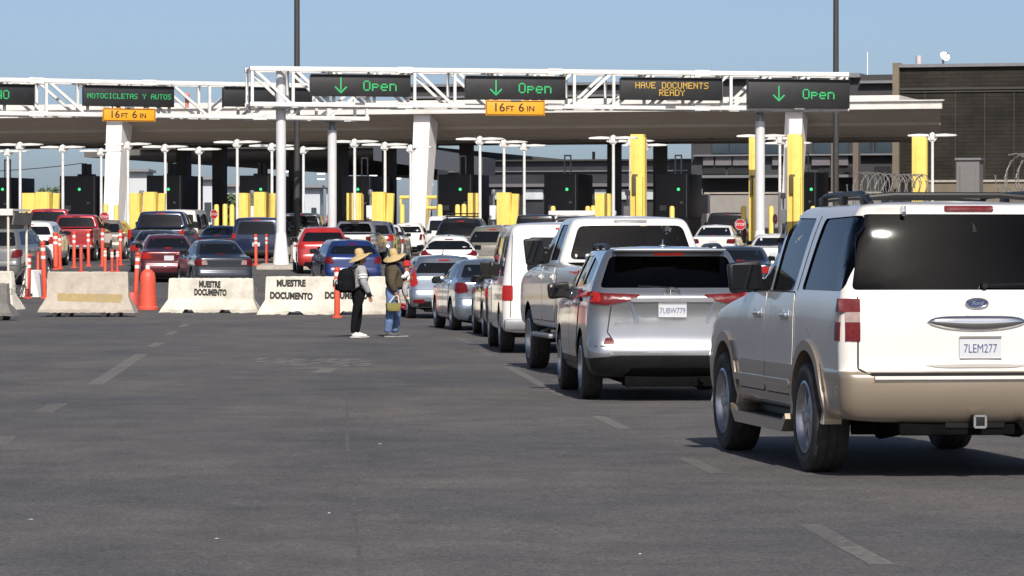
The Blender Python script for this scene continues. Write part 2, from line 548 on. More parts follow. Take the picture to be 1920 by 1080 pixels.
    if S.get('flare'):
        fm, fw = S['flare']
        for y in (yr, yf):
            for sg in (-1, 1):
                pr = []
                for k in range(19):
                    a = math.pi * (-.03 + 1.06 * k / 18)
                    ca, sa = math.cos(a), math.sin(a)
                    pr.append(((y + ca * (ra - .005), RR + .02 + sa * (ra - .005)), (y + ca * (ra + fw), RR + .02 + sa * (ra + fw))))
                q = MB(); cast = caster(bvh, 'x', sg); vs = []
                for (a, b) in pr:
                    for (yy, zz) in (a, b):
                        h = cast(yy, zz)[0]; xx = h.x if h else sg * (hw - .02)
                        vs.append((xx + sg * .022, yy, zz))
                m_ = len(vs); vs += [(sg * (hw - .14), a[1], a[2]) for a in vs]; fs = []
                for i in range(18):
                    a, b, c2, e = 2*i, 2*i+1, 2*i+3, 2*i+2
                    fs += [[a, b, c2, e], [a, e, m_+e, m_+a], [b, m_+b, m_+c2, c2]]
                fs += [[0, m_, m_+1, 1], [36, 37, m_+37, m_+36]]
                q.add(vs, fs); q.build('wheel_arch_trim', fm, root)
    # mirrors
    if S.get('mirror'):
        my, mz, mw, mh, md, mm = S['mirror']
        for sg in (-1, 1):
            h = caster(bvh, 'x', sg)(my, mz - mh * .2)[0]; bx = h.x if h else sg * hw
            q = MB(); q.box((bx + sg * (mw / 2 - .02), my, mz), (mw, md, mh), bev=min(mw, mh, md) * .32, rot=Matrix.Rotation(sg * .12, 3, 'Y'))
            if S.get('towmirror'):
                q.cyl((bx - sg * .05, my, mz - mh * .3), (bx + sg * .1, my, mz - mh * .3), .03); q.cyl((bx - sg * .05, my, mz + mh * .1), (bx + sg * .1, my, mz + mh * .1), .03)
            else: q.box((bx + sg * .02, my + .02, mz - mh * .35), (.14, md * .5, mh * .25), bev=.015)
            mo = q.build('mirror', mm, root)
            q = MB(); q.box((bx + sg * (mw / 2 - .02), my - md / 2 - .001, mz), (mw * .82, .006, mh * .78)); q.build('mirror_glass', GLASS, mo)
    if S.get('rails'):
        ry0, ry1, rx, rz, rh = S['rails']
        for sg in (-1, 1):
            q = MB(); pts = []
            for k in range(13):
                t = k / 12; s_ = min(1, min(t, 1 - t) * 7); yy = ry0 + (ry1 - ry0) * t
                h = caster(bvh, 'z', 1)(sg * rx, yy)[0]; zz = h.z if h else rz
                pts.append((sg * rx, yy, zz + .0 + rh * s_ ** .7))
            q.tube(pts, .022, 8)
            for t in (.12, .5, .88):
                yy = ry0 + (ry1 - ry0) * t; h = caster(bvh, 'z', 1)(sg * rx, yy)[0]; zz = h.z if h else rz
                q.box((sg * rx, yy, zz + rh * .5), (.04, .16, rh), bev=.012)
            q.build('roof_rail', S.get('railmat', BLACK), root)
    # wheels
    for y in (yr, yf):
        for sg in (-1, 1):
            t = link_mesh('wheel', tyre_mesh(S.get('tw', .32)), None, root, sharp=30)
            if not t.data.materials: t.data.materials.append(RUBBER)
            t.location = (sg * (hw - tw / 2 - S.get('inset', .015)), y, RR); t.scale = (RR, RR, RR)
            if sg < 0: t.rotation_euler = (0, 0, math.pi)
            rm = rim_mesh(S.get('rim', 'five'))
            r = bpy.data.objects.new('rim', rm); COL.objects.link(r); r.parent = t
            if not rm.materials: rm.materials.append(ALLOY); rm.shade_smooth(); rm.set_sharp_from_angle(angle=R(30))
            r.location = (.04, 0, 0)
    if see:
        q = MB(); sy = S['seats']
        for y, xs in sy:
            for x in xs:
                q.box((x, y + .2, see[0] - .28), (.5, .5, .16), bev=.05)
                q.box((x, y - .02, see[0] - .02), (.48, .14, .56), rot=Matrix.Rotation(.2, 3, 'X'), bev=.05)
                q.box((x, y - .08, see[0] + .34), (.27, .1, .2), rot=Matrix.Rotation(.2, 3, 'X'), bev=.04)
                q.cyl((x - .06, y - .06, see[0] + .2), (x - .06, y - .08, see[0] + .32), .012); q.cyl((x + .06, y - .06, see[0] + .2), (x + .06, y - .08, see[0] + .32), .012)
        q.build('seats', SEAT, root)
        q = MB(); q.box((0, see[2] + .45, see[0] - .06), (W - .5, .5, .14), bev=.05)
        q.tube([(-.38 + .17 * math.cos(a), see[2] + .08, see[0] + .0 + .17 * math.sin(a)) for a in [k * math.pi / 8 for k in range(16)]], .015, 6, True)
        q.box((0, see[2] + .1, S['H'] - .2), (.22, .03, .06), bev=.01)
        q.build('dashboard', BLACK, root)
    if S.get('extra'): S['extra'](root, bvh, S)
    return root

# ---- generic body shapes ---------------------------------------------------
def twobox(paint_, L=4.5, W=1.8, H=1.65, g=.25, zb=1.05, R_=.34, ry=.85, wb=2.65, rw=(.16, .55), hood=1.15, ws=(1.0, 1.75), tum=.2, rr=.22, lit=True, plate=None, tz=(.85, 1.1), tw_=.28, **k):
    hw = W / 2; cow = L - ws[0]; wt = L - ws[0] - (ws[1] - ws[0])
    lv = [(g, .1, L-.14, hw-.07, rr*.8, .35), (g+.05, .04, L-.06, hw-.03, rr, .4), (g+.17, .0, L, hw-.005, rr, .42), (zb*.56, .0, L, hw, rr, .42),
          (zb*.62, .02, L-.02, hw, rr, .42), (zb*.66, .045, L-.04, hw, rr, .42), (zb*.8, .05, L-.08, hw, rr, .42), (zb*.93, .06, L-.35, hw-.01, rr, .4),
          (zb-.0, rw[0]-.06, cow+.1, hw-.03, rr, .3), (zb+.05, rw[0], cow-.06, hw-.05, rr, .3)]
    for t in (.3, .65, .9):
        lv.append((zb+.05+(H-.06-zb-.05)*t, rw[0]+(rw[1]-rw[0])*(t**1.25), cow-.06+(wt-cow+.06)*t, hw-.05-tum*(t**1.15), rr+.06*t, .3))
    lv += [(H-.045, rw[1]-.0, wt-.03, hw-.05-tum*1.05, rr+.06, .3), (H-.015, rw[1]+.05, wt-.13, hw-.05-tum*1.28, rr+.08, .32), (H, rw[1]+.22, wt-.35, hw-.06-tum*1.9, rr+.1, .32)]
    zt = H - .16; z0 = zb + .07
    wb0, wb1 = hw - .16, hw - .10 - tum
    rwp = rounded([(-wb0, z0), (wb0, z0), (wb1, zt), (-wb1, zt)], .07)
    y0a, y0b = rw[0] + .35, rw[1] + .28
    mid = y0a + (cow - y0a) * .5
    fr = cow - .12; ft = wt + .06
    q1 = rounded([(y0a, z0+.02), (mid-.32, z0), (mid-.32, zt+.02), (y0b, zt)], .05) if L > 4.3 else None
    d0 = mid - .26 if q1 else y0a
    sws = [rounded([(mid+.04, z0), (fr, z0-.01), (ft, zt+.03), (mid+.04, zt+.03)], .04), rounded([(d0, z0), (mid-.04, z0), (mid-.04, zt+.03), (d0 + (.0 if q1 else .2), zt+.03)], .04)]
    if q1: sws.append(q1)
    S = dict(paint=paint_, W=W, L=L, H=H, levels=lv, wheels=(ry, ry+wb, R_), rearwin=rwp, sidewins=sws,
             windshield=rounded([(-hw+.2, zb+.1), (hw-.2, zb+.1), (hw-.16-tum, H-.12), (-hw+.16+tum, H-.12)], .06),
             tails=[dict(rear=rounded([(hw-tw_, tz[0]), (hw-.05, tz[0]), (hw-.05, tz[1]), (hw-tw_+.06, tz[1])], .04), side=rounded([(.16, tz[0]+.02), (.42, tz[0]+.06), (.5, tz[1]), (.16, tz[1])], .04), mat=LIT if lit else TAIL)],
             high=(.13, H-.115, H-.085, LIT if lit else TAIL), plate=(0, zb*.78, plate),
             mirror=(cow-.3, zb+.08, .22, .15, .12, BLACK), seams=[([(-hw+.12, zb*.68), (hw-.12, zb*.68)], 'y')],
             panels=[('bumper_trim', rounded([(-hw+.2, g+.03), (hw-.2, g+.03), (hw-.25, g+.16), (-hw+.25, g+.16)], .04), BLACK, 'y', (-1,), .006)],
             doors=[rounded([(mid+.02, g+.16), (cow-.05, g+.16), (cow-.02, zb-.02), (mid+.02, zb+.02)], .06), rounded([(ry+R_+.12, g+.16), (mid-.01, g+.16), (mid-.01, zb+.02), (ry+.12, zb+.02)], .1)],
             handles=[(mid+.2, zb-.12), (ry+.35, zb-.1)])
    S.update(k); return S
def sedan(paint_, L=4.6, W=1.78, H=1.46, g=.2, zb=.95, zd=1.0, R_=.32, ry=.98, wb=2.65, deck=.62, rw=(.6, 1.35), ws=(1.15, 1.9), tum=.2, rr=.2, lit=True, plate=None, tz=(.72, .92), tw_=.36, **k):
    hw = W / 2; cow = L - ws[0]; wt = L - ws[0] - (ws[1] - ws[0])
    lv = [(g, .12, L-.14, hw-.08, rr*.8, .35), (g+.05, .05, L-.06, hw-.03, rr, .4), (g+.18, .0, L, hw-.005, rr, .42), (zd*.52, .0, L, hw, rr, .42),
          (zd*.58, .03, L-.02, hw, rr, .42), (zd*.62, .06, L-.04, hw, rr, .42), (zd*.82, .05, L-.1, hw-.005, rr, .42), (zd-.06, .04, L-.45, hw-.02, rr, .4), (zd-.015, .055, cow+.15, hw-.05, rr, .3),
          (zd+.012, .16, cow+.02, hw-.075, rr, .3), (zd+.03, rw[0], cow-.08, hw-.09, rr+.1, .3)]
    zb2 = zd + .03
    for t in (.3, .65, .9):
        lv.append((zb2+(H-.05-zb2)*t, rw[0]+(rw[1]-rw[0])*t, cow-.08+(wt-cow+.08)*t, hw-.09-tum*(t**1.2), rr+.1, .3))
    lv += [(H-.04, rw[1]+.04, wt-.03, hw-.09-tum*1.07, rr+.1, .3), (H-.012, rw[1]+.12, wt-.13, hw-.09-tum*1.3, rr+.1, .3), (H, rw[1]+.3, wt-.35, hw-.09-tum*1.9, rr+.1, .3)]
    zt = H - .1; z0 = zb2 + .02
    wb0, wb1 = hw - .2, hw - .15 - tum
    mid = (rw[0] + cow) * .5 + .15
    S = dict(paint=paint_, W=W, L=L, H=H, levels=lv, wheels=(ry, ry+wb, R_),
             rearwin=rounded([(-wb0, z0), (wb0, z0), (wb1, zt), (-wb1, zt)], .06),
             sidewins=[rounded([(mid+.04, z0), (cow-.2, z0), (wt+.02, zt+.02), (mid+.04, zt+.02)], .04), rounded([(rw[0]+.5, z0+.02), (mid-.04, z0), (mid-.04, zt+.02), (rw[1]+.2, zt+.01)], .05)],
             windshield=rounded([(-hw+.22, zd+.08), (hw-.22, zd+.08), (hw-.2-tum, H-.09), (-hw+.2+tum, H-.09)], .06),
             tails=[dict(rear=rounded([(hw-tw_, tz[0]+.03), (hw-.04, tz[0]), (hw-.04, tz[1]), (hw-tw_+.05, tz[1])], .04), side=rounded([(.14, tz[0]+.02), (.36, tz[0]+.07), (.42, tz[1]), (.14, tz[1])], .04), mat=LIT if lit else TAIL)],
             high=(.12, zb2+.035, zb2+.065, LIT if lit else TAIL), plate=(0, zd*.78, plate),
             mirror=(cow-.4, zb2+.05, .2, .14, .12, BLACK), seams=[([(-hw+.1, zd*.64), (hw-.1, zd*.64)], 'y')],
             panels=[('bumper_trim', rounded([(-hw+.25, g+.02), (hw-.25, g+.02), (hw-.3, g+.13), (-hw+.3, g+.13)], .04), BLACK, 'y', (-1,), .006)],
             doors=[rounded([(mid+.02, g+.14), (cow-.15, g+.14), (cow-.1, zb2-.03), (mid+.02, zb2)], .06), rounded([(ry+R_+.1, g+.14), (mid-.01, g+.14), (mid-.01, zb2), (ry+.2, zb2)], .12)],
             handles=[(mid+.18, zb2-.12), (ry+.42, zb2-.1)])
    S.update(k); return S
def pickup(paint_, L=5.8, W=2.0, H=1.92, g=.5, zr=1.32, bed=1.85, R_=.39, ry=1.25, wb=3.6, ws=(1.55, 2.35), tum=.18, lit=True, plate=None, tz=(.95, 1.27), bumper=CHROME, **k):
    hw = W / 2; cow = L - ws[0]; wt = L - ws[1]; rr = .09
    lv = [(g, .16, L-.16, hw-.05, rr, .3), (g+.05, .12, L-.06, hw-.02, rr, .35), (g+.2, .1, L, hw, rr, .38), (zr*.7, .1, L, hw, rr, .38), (zr*.82, .1, L-.06, hw, rr, .38),
          (zr-.12, .1, L-.25, hw-.005, rr, .35), (zr-.03, .1, cow+.3, hw-.01, rr, .3), (zr, .12, cow+.1, hw-.03, rr, .3), (zr+.008, .3, cow+.05, hw-.05, rr, .3), (zr+.02, bed, cow, hw-.05, .1, .3)]
    for t in (.12, .4, .7, .92):
        lv.append((zr+.02+(H-.05-zr)*t, bed+.02+.13*t, cow+(wt-cow)*t, hw-.05-tum*(t**1.2), .14, .3))
    lv += [(H-.02, bed+.17, wt-.05, hw-.05-tum*1.1, .18, .3), (H-.0, bed+.25, wt-.2, hw-.05-tum*1.35, .2, .3), (H+.012, bed+.45, wt-.4, hw-.05-tum*1.9, .22, .3)]
    z0 = zr + .09; zt = H - .1; mid = (bed + cow) * .5 + .1
    S = dict(paint=paint_, W=W, L=L, H=H, levels=lv, wheels=(ry, ry+wb, R_),
             rearwin=rounded([(-hw+.19, z0), (hw-.19, z0), (hw-.13-tum, zt), (-hw+.13+tum, zt)], .09),
             sidewins=[rounded([(mid+.05, z0-.02), (cow-.3, z0-.04), (wt+.02, zt+.02), (mid+.05, zt+.02)], .05), rounded([(bed+.3, z0-.02), (mid-.05, z0-.02), (mid-.05, zt+.02), (bed+.36, zt+.02)], .05)],
             windshield=rounded([(-hw+.22, zr+.12), (hw-.22, zr+.12), (hw-.17-tum, H-.1), (-hw+.17+tum, H-.1)], .06),
             tails=[dict(rear=rounded([(hw-.16, tz[0]), (hw-.015, tz[0]), (hw-.015, tz[1]), (hw-.16, tz[1])], .03), side=rounded([(.11, tz[0]), (.2, tz[0]), (.2, tz[1]), (.11, tz[1])], .02), mat=LIT if lit else TAIL)],
             high=(.16, H-.085, H-.05, LIT if lit else TAIL), plate=None,
             cuts=[((0, bed/2 + .07, zr), (W-.3, bed-.22, .9))],
             mirror=(cow-.5, zr+.14, .24, .24, .1, BLACK), gap=.075, tw=.34,
             seams=[([(-hw+.19, zr-.04), (-hw+.19, g+.26)], 'y'), ([(hw-.19, zr-.04), (hw-.19, g+.26)], 'y'), ([(bed-.03, zr-.03), (bed-.03, g+.1)], 'x'), ([(-hw+.3, zr-.28), (hw-.3, zr-.28)], 'y')],
             doors=[rounded([(mid+.02, g+.12), (cow-.1, g+.12), (cow-.05, zr-.02), (mid+.02, zr+.0)], .06), rounded([(bed+.15, g+.12), (mid-.01, g+.12), (mid-.01, zr+.0), (bed+.15, zr+.0)], .08)],
             handles=[(mid+.18, zr-.14), (bed+.35, zr-.14)])
    def ex(root, bvh, S_):
        q = MB(); q.box((0, .06, g+.09), (W-.04, .2, .17), bev=.04); q.box((0, -.05, g+.11), (.4, .04, .1), bev=.01)
        b = q.build('bumper', bumper, root)
        q = MB(); q.box((0, .08, zr-.16), (.22, .03, .09), bev=.012); q.build('tailgate_handle', BLACK, root)
    S['extra'] = ex
    S.update(k); return S
def van(paint_, L=5.4, W=2.0, H=2.05, g=.32, zb=1.12, R_=.36, ry=1.15, wb=3.5, ws=(.75, 1.4), tum=.14, lit=True, plate=None, tz=(.82, 1.06), rearwin=None, **k):
    hw = W / 2; cow = L - ws[0]; wt = L - ws[1]; rr = .13
    lv = [(g, .16, L-.16, hw-.05, rr, .3), (g+.05, .1, L-.06, hw-.02, rr, .35), (g+.2, .08, L, hw, rr, .38), (zb*.6, .08, L, hw, rr, .38), (zb*.85, .08, L-.1, hw, rr, .38), (zb, .09, cow+.2, hw-.005, rr, .35), (zb+.06, .1, cow, hw-.02, rr, .3)]
    for t in (.35, .75, .92):
        lv.append((zb+.06+(H-.08-zb)*t, .1+.1*t*t, cow+(wt-cow)*t, hw-.02-tum*(t**1.3), rr+.04*t, .3))
    lv += [(H-.03, .23, wt-.06, hw-.05-tum, .2, .3), (H-.005, .33, wt-.2, hw-.08-tum*1.3, .22, .3), (H+.01, .6, wt-.45, hw-.1-tum*2, .24, .3)]
    z0, zt = zb + .1, H - .2; fr = cow - .2
    S = dict(paint=paint_, W=W, L=L, H=H, levels=lv, wheels=(ry, ry+wb, R_),
             rearwin=rearwin or rounded([(-hw+.2, z0), (hw-.2, z0), (hw-.25, zt), (-hw+.25, zt)], .07),
             sidewins=[rounded([(fr-.9, z0), (fr, z0), (wt+.05, zt), (fr-.9, zt)], .05), rounded([(.35, z0), (1.5, z0), (1.5, zt), (.4, zt)], .06), rounded([(1.62, z0), (fr-1.0, z0), (fr-1.0, zt), (1.62, zt)], .06)],
             windshield=rounded([(-hw+.2, zb+.15), (hw-.2, zb+.15), (hw-.2-tum, H-.15), (-hw+.2+tum, H-.15)], .06),
             tails=[dict(rear=rounded([(hw-.17, tz[0]), (hw-.02, tz[0]), (hw-.02, tz[1]), (hw-.17, tz[1])], .03), side=rounded([(.13, tz[0]), (.2, tz[0]), (.2, tz[1]), (.13, tz[1])], .02), mat=LIT if lit else TAIL)],
             high=(.16, H-.1, H-.065, LIT if lit else TAIL), plate=(0, zb*.7, plate), mirror=(cow-.3, zb+.16, .2, .26, .1, BLACK),
             seams=[([(0, g+.25), (0, H-.15)], 'y'), ([(-hw+.13, g+.25), (-hw+.17, H-.15)], 'y'), ([(hw-.13, g+.25), (hw-.17, H-.15)], 'y')],
             doors=[rounded([(fr-1.0, g+.1), (fr+.05, g+.1), (fr+.1, zb-.02), (fr-1.0, zb+.03)], .06)], handles=[(fr-.8, zb-.1)])
    def ex(root, bvh, S_):
        q = MB(); q.box((0, .06, g+.14), (W-.06, .18, .17), bev=.04); q.build('bumper', k.get('bumper', GREYM), root)
    S['extra'] = ex
    S.update(k); return S
WHITE = paint('white', (.7, .68, .65), dirt=.08)
PEARL = paint('pearl_white', (.67, .64, .6), dirt=.1)
BEIGE = paint('beige', (.27, .22, .165), metal=.35, rough=.35, dirt=.1)
SILVER = paint('silver', (.31, .32, .34), metal=.8, rough=.27, dirt=.08)
SILVB = paint('blue_silver', (.27, .31, .37), metal=.75, rough=.28, dirt=.1)
GREY = paint('grey', (.2, .2, .2), metal=.5, rough=.35)
DGREY = paint('dark_grey', (.035, .042, .055), dirt=.03, metal=.4, rough=.25)
BLACKP = paint('black', (.012, .012, .013), dirt=.03, rough=.2)
NAVY = paint('navy', (.014, .022, .06), dirt=.03, metal=.3, rough=.25)
BLUE = paint('blue', (.012, .03, .13), dirt=.03, metal=.3, rough=.25)
RED = paint('red', (.4, .02, .02), dirt=.03, metal=.15, rough=.28)
REDD = paint('deep_red', (.36, .018, .024), dirt=.03, metal=.2, rough=.28)
MAROON = paint('maroon', (.11, .016, .024), dirt=.03, metal=.4, rough=.3)
TAN = paint('tan', (.25, .23, .19), metal=.5, rough=.33)
BLUEOVAL = mat('emblem_blue', (.02, .04, .14), rough=.25, coat=1)
GOLD = mat('sticker_white', (.75, .75, .72), rough=.5)

def emblem_oval(root, y, z, w, h):
    q = MB(); n = 28
    q.prism([(w * math.cos(2*math.pi*k/n), z + h * math.sin(2*math.pi*k/n)) for k in range(n)], y, y - .012, 'y')
    e = q.build('emblem', BLUEOVAL, root)
    q = MB(); q.tube([(w * math.cos(2*math.pi*k/n), y - .012, z + h * math.sin(2*math.pi*k/n)) for k in range(n)], .006, 6, True)
    q.tube([(w*.88 * math.cos(2*math.pi*k/n), y - .013, z + h*.84 * math.sin(2*math.pi*k/n)) for k in range(n)], .002, 5, True)
    q.build('rim', CHROME, e)
    q = MB(); vs, fs = text_geo('Ford', h * 1.25, shear=.35)
    q.add([(a, y - .0135, z + b) for a, b in vs], fs); q.build('lettering', CHROME, e, fix=False, sharp=None)
def emblem_rings(root, y, z, s=1.0):
    q = MB(); n = 24
    def el(w, h, cz, r=.007): q.tube([(w*s * math.cos(2*math.pi*k/n), y - .008, z + cz*s + h*s * math.sin(2*math.pi*k/n)) for k in range(n)], r*s, 6, True)
    el(.085, .06, 0, .009); el(.045, .022, .03, .006); el(.022, .052, .0, .006)
    q.build('emblem', CHROME, root)

# ---------------------------------------------------------------- big white SUV in front on the right
def suv_big():
    L, W, H = 5.24, 2.0, 1.972; hw = 1.0
    lv = [(.40, .14, L-.14, .92, .14, .3), (.44, .06, L-.06, .975, .14, .35), (.58, .0, L, .995, .13, .38), (.70, .0, L, 1.0, .13, .38), (.745, .004, L, 1.0, .12, .38, .04),
          (.765, .03, L, .998, .11, .38, .04), (.775, .075, L, .995, .1, .38, .03), (.80, .085, L-.02, .995, .1, .38, .03), (1.0, .08, L-.1, 1.0, .1, .38, .03), (1.15, .085, L-.35, .995, .1, .35, .03), (1.26, .095, L-1.4, .985, .1, .3, .03), (1.31, .105, L-1.75, .975, .1, .3, .03),
          (1.36, .125, L-1.86, .96, .1, .3, .07), (1.57, .195, L-2.15, .91, .1, .3, .085), (1.79, .28, L-2.5, .85, .11, .3, .085), (1.90, .315, L-2.68, .805, .12, .3, .07), (1.935, .31, L-2.76, .78, .14, .3, .04), (1.958, .34, L-2.86, .73, .16, .3, .03), (1.972, .6, L-3.1, .57, .18, .3, .03)]
    zb = 1.345
    S = dict(paint=PEARL, W=W, L=L, H=H, levels=lv, wheels=(1.15, 4.17, .405), tw=.33, gap=.07, inset=-.02, rim='six', crown=.02, two=(BEIGE, .772),
             rearwin=rounded([(-.89, zb), (.89, zb), (.765, 1.885), (-.765, 1.885)], .04),
             sidewins=[rounded([(.2, zb-.01), (1.44, zb-.01), (1.28, 1.86), (.335, 1.875)], .05), rounded([(1.70, zb-.02), (2.47, zb-.03), (2.47, 1.875), (1.58, 1.865)], .04), rounded([(2.54, zb-.03), (3.18, zb-.03), (2.64, 1.84), (2.54, 1.86)], .03)],
             windshield=rounded([(-.78, 1.4), (.78, 1.4), (.64, 1.86), (-.64, 1.86)], .06),
             glass=PRIVACY, cabin=(1.33, .9, L-3.2), seats=[(2.1, (-.42, .42)), (1.25, (-.45, .45))],
             tails=[dict(rear=[(.845, .985), (.993, .985), (.993, 1.118), (.845, 1.118)], side=[(.15, .985), (.26, .985), (.25, 1.118), (.15, 1.118)], mat=TAIL),
                    dict(rear=[(.847, 1.118), (.993, 1.118), (.993, 1.19), (.847, 1.19)], side=[(.15, 1.118), (.25, 1.118), (.245, 1.19), (.15, 1.19)], mat=TAILW, name='reversing_light'),
                    dict(rear=[(.845, 1.19), (.993, 1.19), (.993, 1.285), (.845, 1.285)], side=[(.15, 1.19), (.245, 1.19), (.235, 1.285), (.15, 1.285)], mat=TAIL)],
             high=(.18, 1.905, 1.945, TAIL), plate=(.02, .935, '7LEM277'), plateoff=.012,
             mirror=(3.08, 1.42, .27, .24, .12, BLACK), flare=(BEIGE, .07),
             seams=[([(-.86, .79), (-.86, 1.3)], 'y'), ([(.86, .79), (.86, 1.3)], 'y'), ([(-.86, .79), (-.78, .745), (.78, .745), (.86, .79)], 'y'), ([(1.57, 1.33), (1.43, 1.88)], 'x')],
             panels=[('bumper_step', [(-.76, .715), (.76, .715), (.76, .738), (-.76, .738)], mat('bumper_pad', (.6, .56, .5), rough=.5), 'y', (-1,), .03), ('side_moulding', rounded([(1.66, .6), (3.66, .6), (3.66, .655), (1.66, .655)], .02), BEIGE, 'x', (-1, 1), .028), ('tailgate_gap', [(-.78, .741), (.78, .741), (.78, .762), (-.78, .762)], BLACK, 'y', (-1,), .006)],
             doors=[rounded([(2.6, .55), (3.6, .55), (3.5, 1.29), (2.6, 1.31)], .06), rounded([(1.72, .55), (2.58, .55), (2.58, 1.31), (1.6, 1.31), (1.6, .95)], .07)],
             handles=[(2.8, 1.14), (1.83, 1.14)], hmat=CHROME, rails=(.7, 2.45, .62, 1.96, .075))
    def ex(root, bvh, S_):
        cast = caster(bvh, 'y', -1)
        y = cast(0, 1.1)[0].y
        # curved chrome strip over the plate
        q = MB(); pts = [(-.36, 1.135), (-.33, 1.165), (0, 1.172), (.33, 1.165), (.36, 1.135), (.34, 1.09), (.22, 1.06), (0, 1.052), (-.22, 1.06), (-.34, 1.09)]
        vs = []; fs = []; nx, na = 24, 12
        for i in range(nx + 1):
            t = -1 + 2 * i / nx; e = max(0.0, 1 - abs(t) ** 5) ** .5
            zt_, zb_ = 1.115 + .052 * e, 1.115 - (.025 + .04 * (1 - t * t)) * e
            for j in range(na + 1):
                a = math.pi * j / na
                vs.append((.365 * t, y + .012 - .05 * math.sin(a) ** .8 * (.25 + .75 * e), (zt_ + zb_) / 2 + (zt_ - zb_) / 2 * math.cos(a)))
        for i in range(nx):
            for j in range(na): k = i * (na + 1) + j; fs.append([k, k + 1, k + na + 2, k + na + 1])
        q.add(vs, fs); b = q.build('chrome_strip', CHROME, root, sharp=60)
        emblem_oval(root, cast(0, 1.245)[0].y - .002, 1.25, .08, .034)
        # moulded lip under the plate
        q = MB(); lip = []
        for k in range(15):
            t = -1 + 2 * k / 14; lip.append((.37 * t, cast(.37 * t, .83)[0].y - .004, .815 + .012 * (1 - t * t)))
        q.tube(lip, [.006 + .026 * (1 - (2 * k / 14 - 1) ** 4) for k in range(15)], 10); q.build('tailgate_lip', PEARL, root)
        # hitch
        q = MB(); q.box((0, .2, .41), (.44, .14, .1), bev=.015); q.box((0, .1, .415), (.1, .2, .1), bev=.01); h = q.build('tow_hitch', BLACK, root)
        q = MB()
        for (a, b) in (((-.04, 0, .375), (-.04, 0, .455)), ((.04, 0, .375), (.04, 0, .455)), ((-.04, 0, .375), (.04, 0, .375)), ((-.04, 0, .455), (.04, 0, .455))): q.bar(a, b, .016, .016)
        q.build('receiver', GREYM, h)
        # roof cross bars
        for yy in (.9, 2.2):
            q = MB(); q.tube([(-.62, yy, 2.01), (-.4, yy, 2.03), (.4, yy, 2.03), (.62, yy, 2.01)], .022, 8); q.build('cross_bar', BLACK, root)
        # window hinges, wiper pivot and arm
        for sx in (-1, 1):
            yy = cast(sx * .48, 1.9)[0].y
            q = MB(); q.box((sx * .48, yy - .02, 1.905), (.035, .05, .075), bev=.012); q.build('window_hinge', CHROME, root)
        q = MB(); yy = cast(.06, 1.375)[0].y; q.cyl((.06, yy + .01, 1.375), (.06, yy - .04, 1.375), .024, .02)
        q.tube([(.06, yy - .03, 1.375), (.3, yy - .035, 1.385), (.62, yy - .03, 1.395)], .008, 6); q.build('rear_wiper', BLACK, root)
        # running boards
        for sx in (-1, 1):
            q = MB(); q.prism([(1.72, .27), (3.45, .27), (3.62, .37), (3.62, .41), (3.45, .355), (1.72, .355), (1.6, .41), (1.58, .37)], sx * .84, sx * 1.06, 'x')
            q.build('running_board', BEIGE, root)
            q = MB(); q.box((sx * .95, 2.58, .358), (.18, 1.7, .006)); q.build('step_tread', BLACK, root)
            q = MB(); q.box((sx * .82, 2.6, .42), (.06, 1.75, .22)); q.build('sill', BLACK, root)
        q = MB(); q.cyl((-.75, .75, .34), (.75, .75, .34), .05); q.cyl((-.5, .3, .36), (-.5, .9, .3), .05); q.box((.2, 1.0, .37), (.9, .5, .14), bev=.04); q.build('rear_axle', UNDER, root)
    S['extra'] = ex
    return S

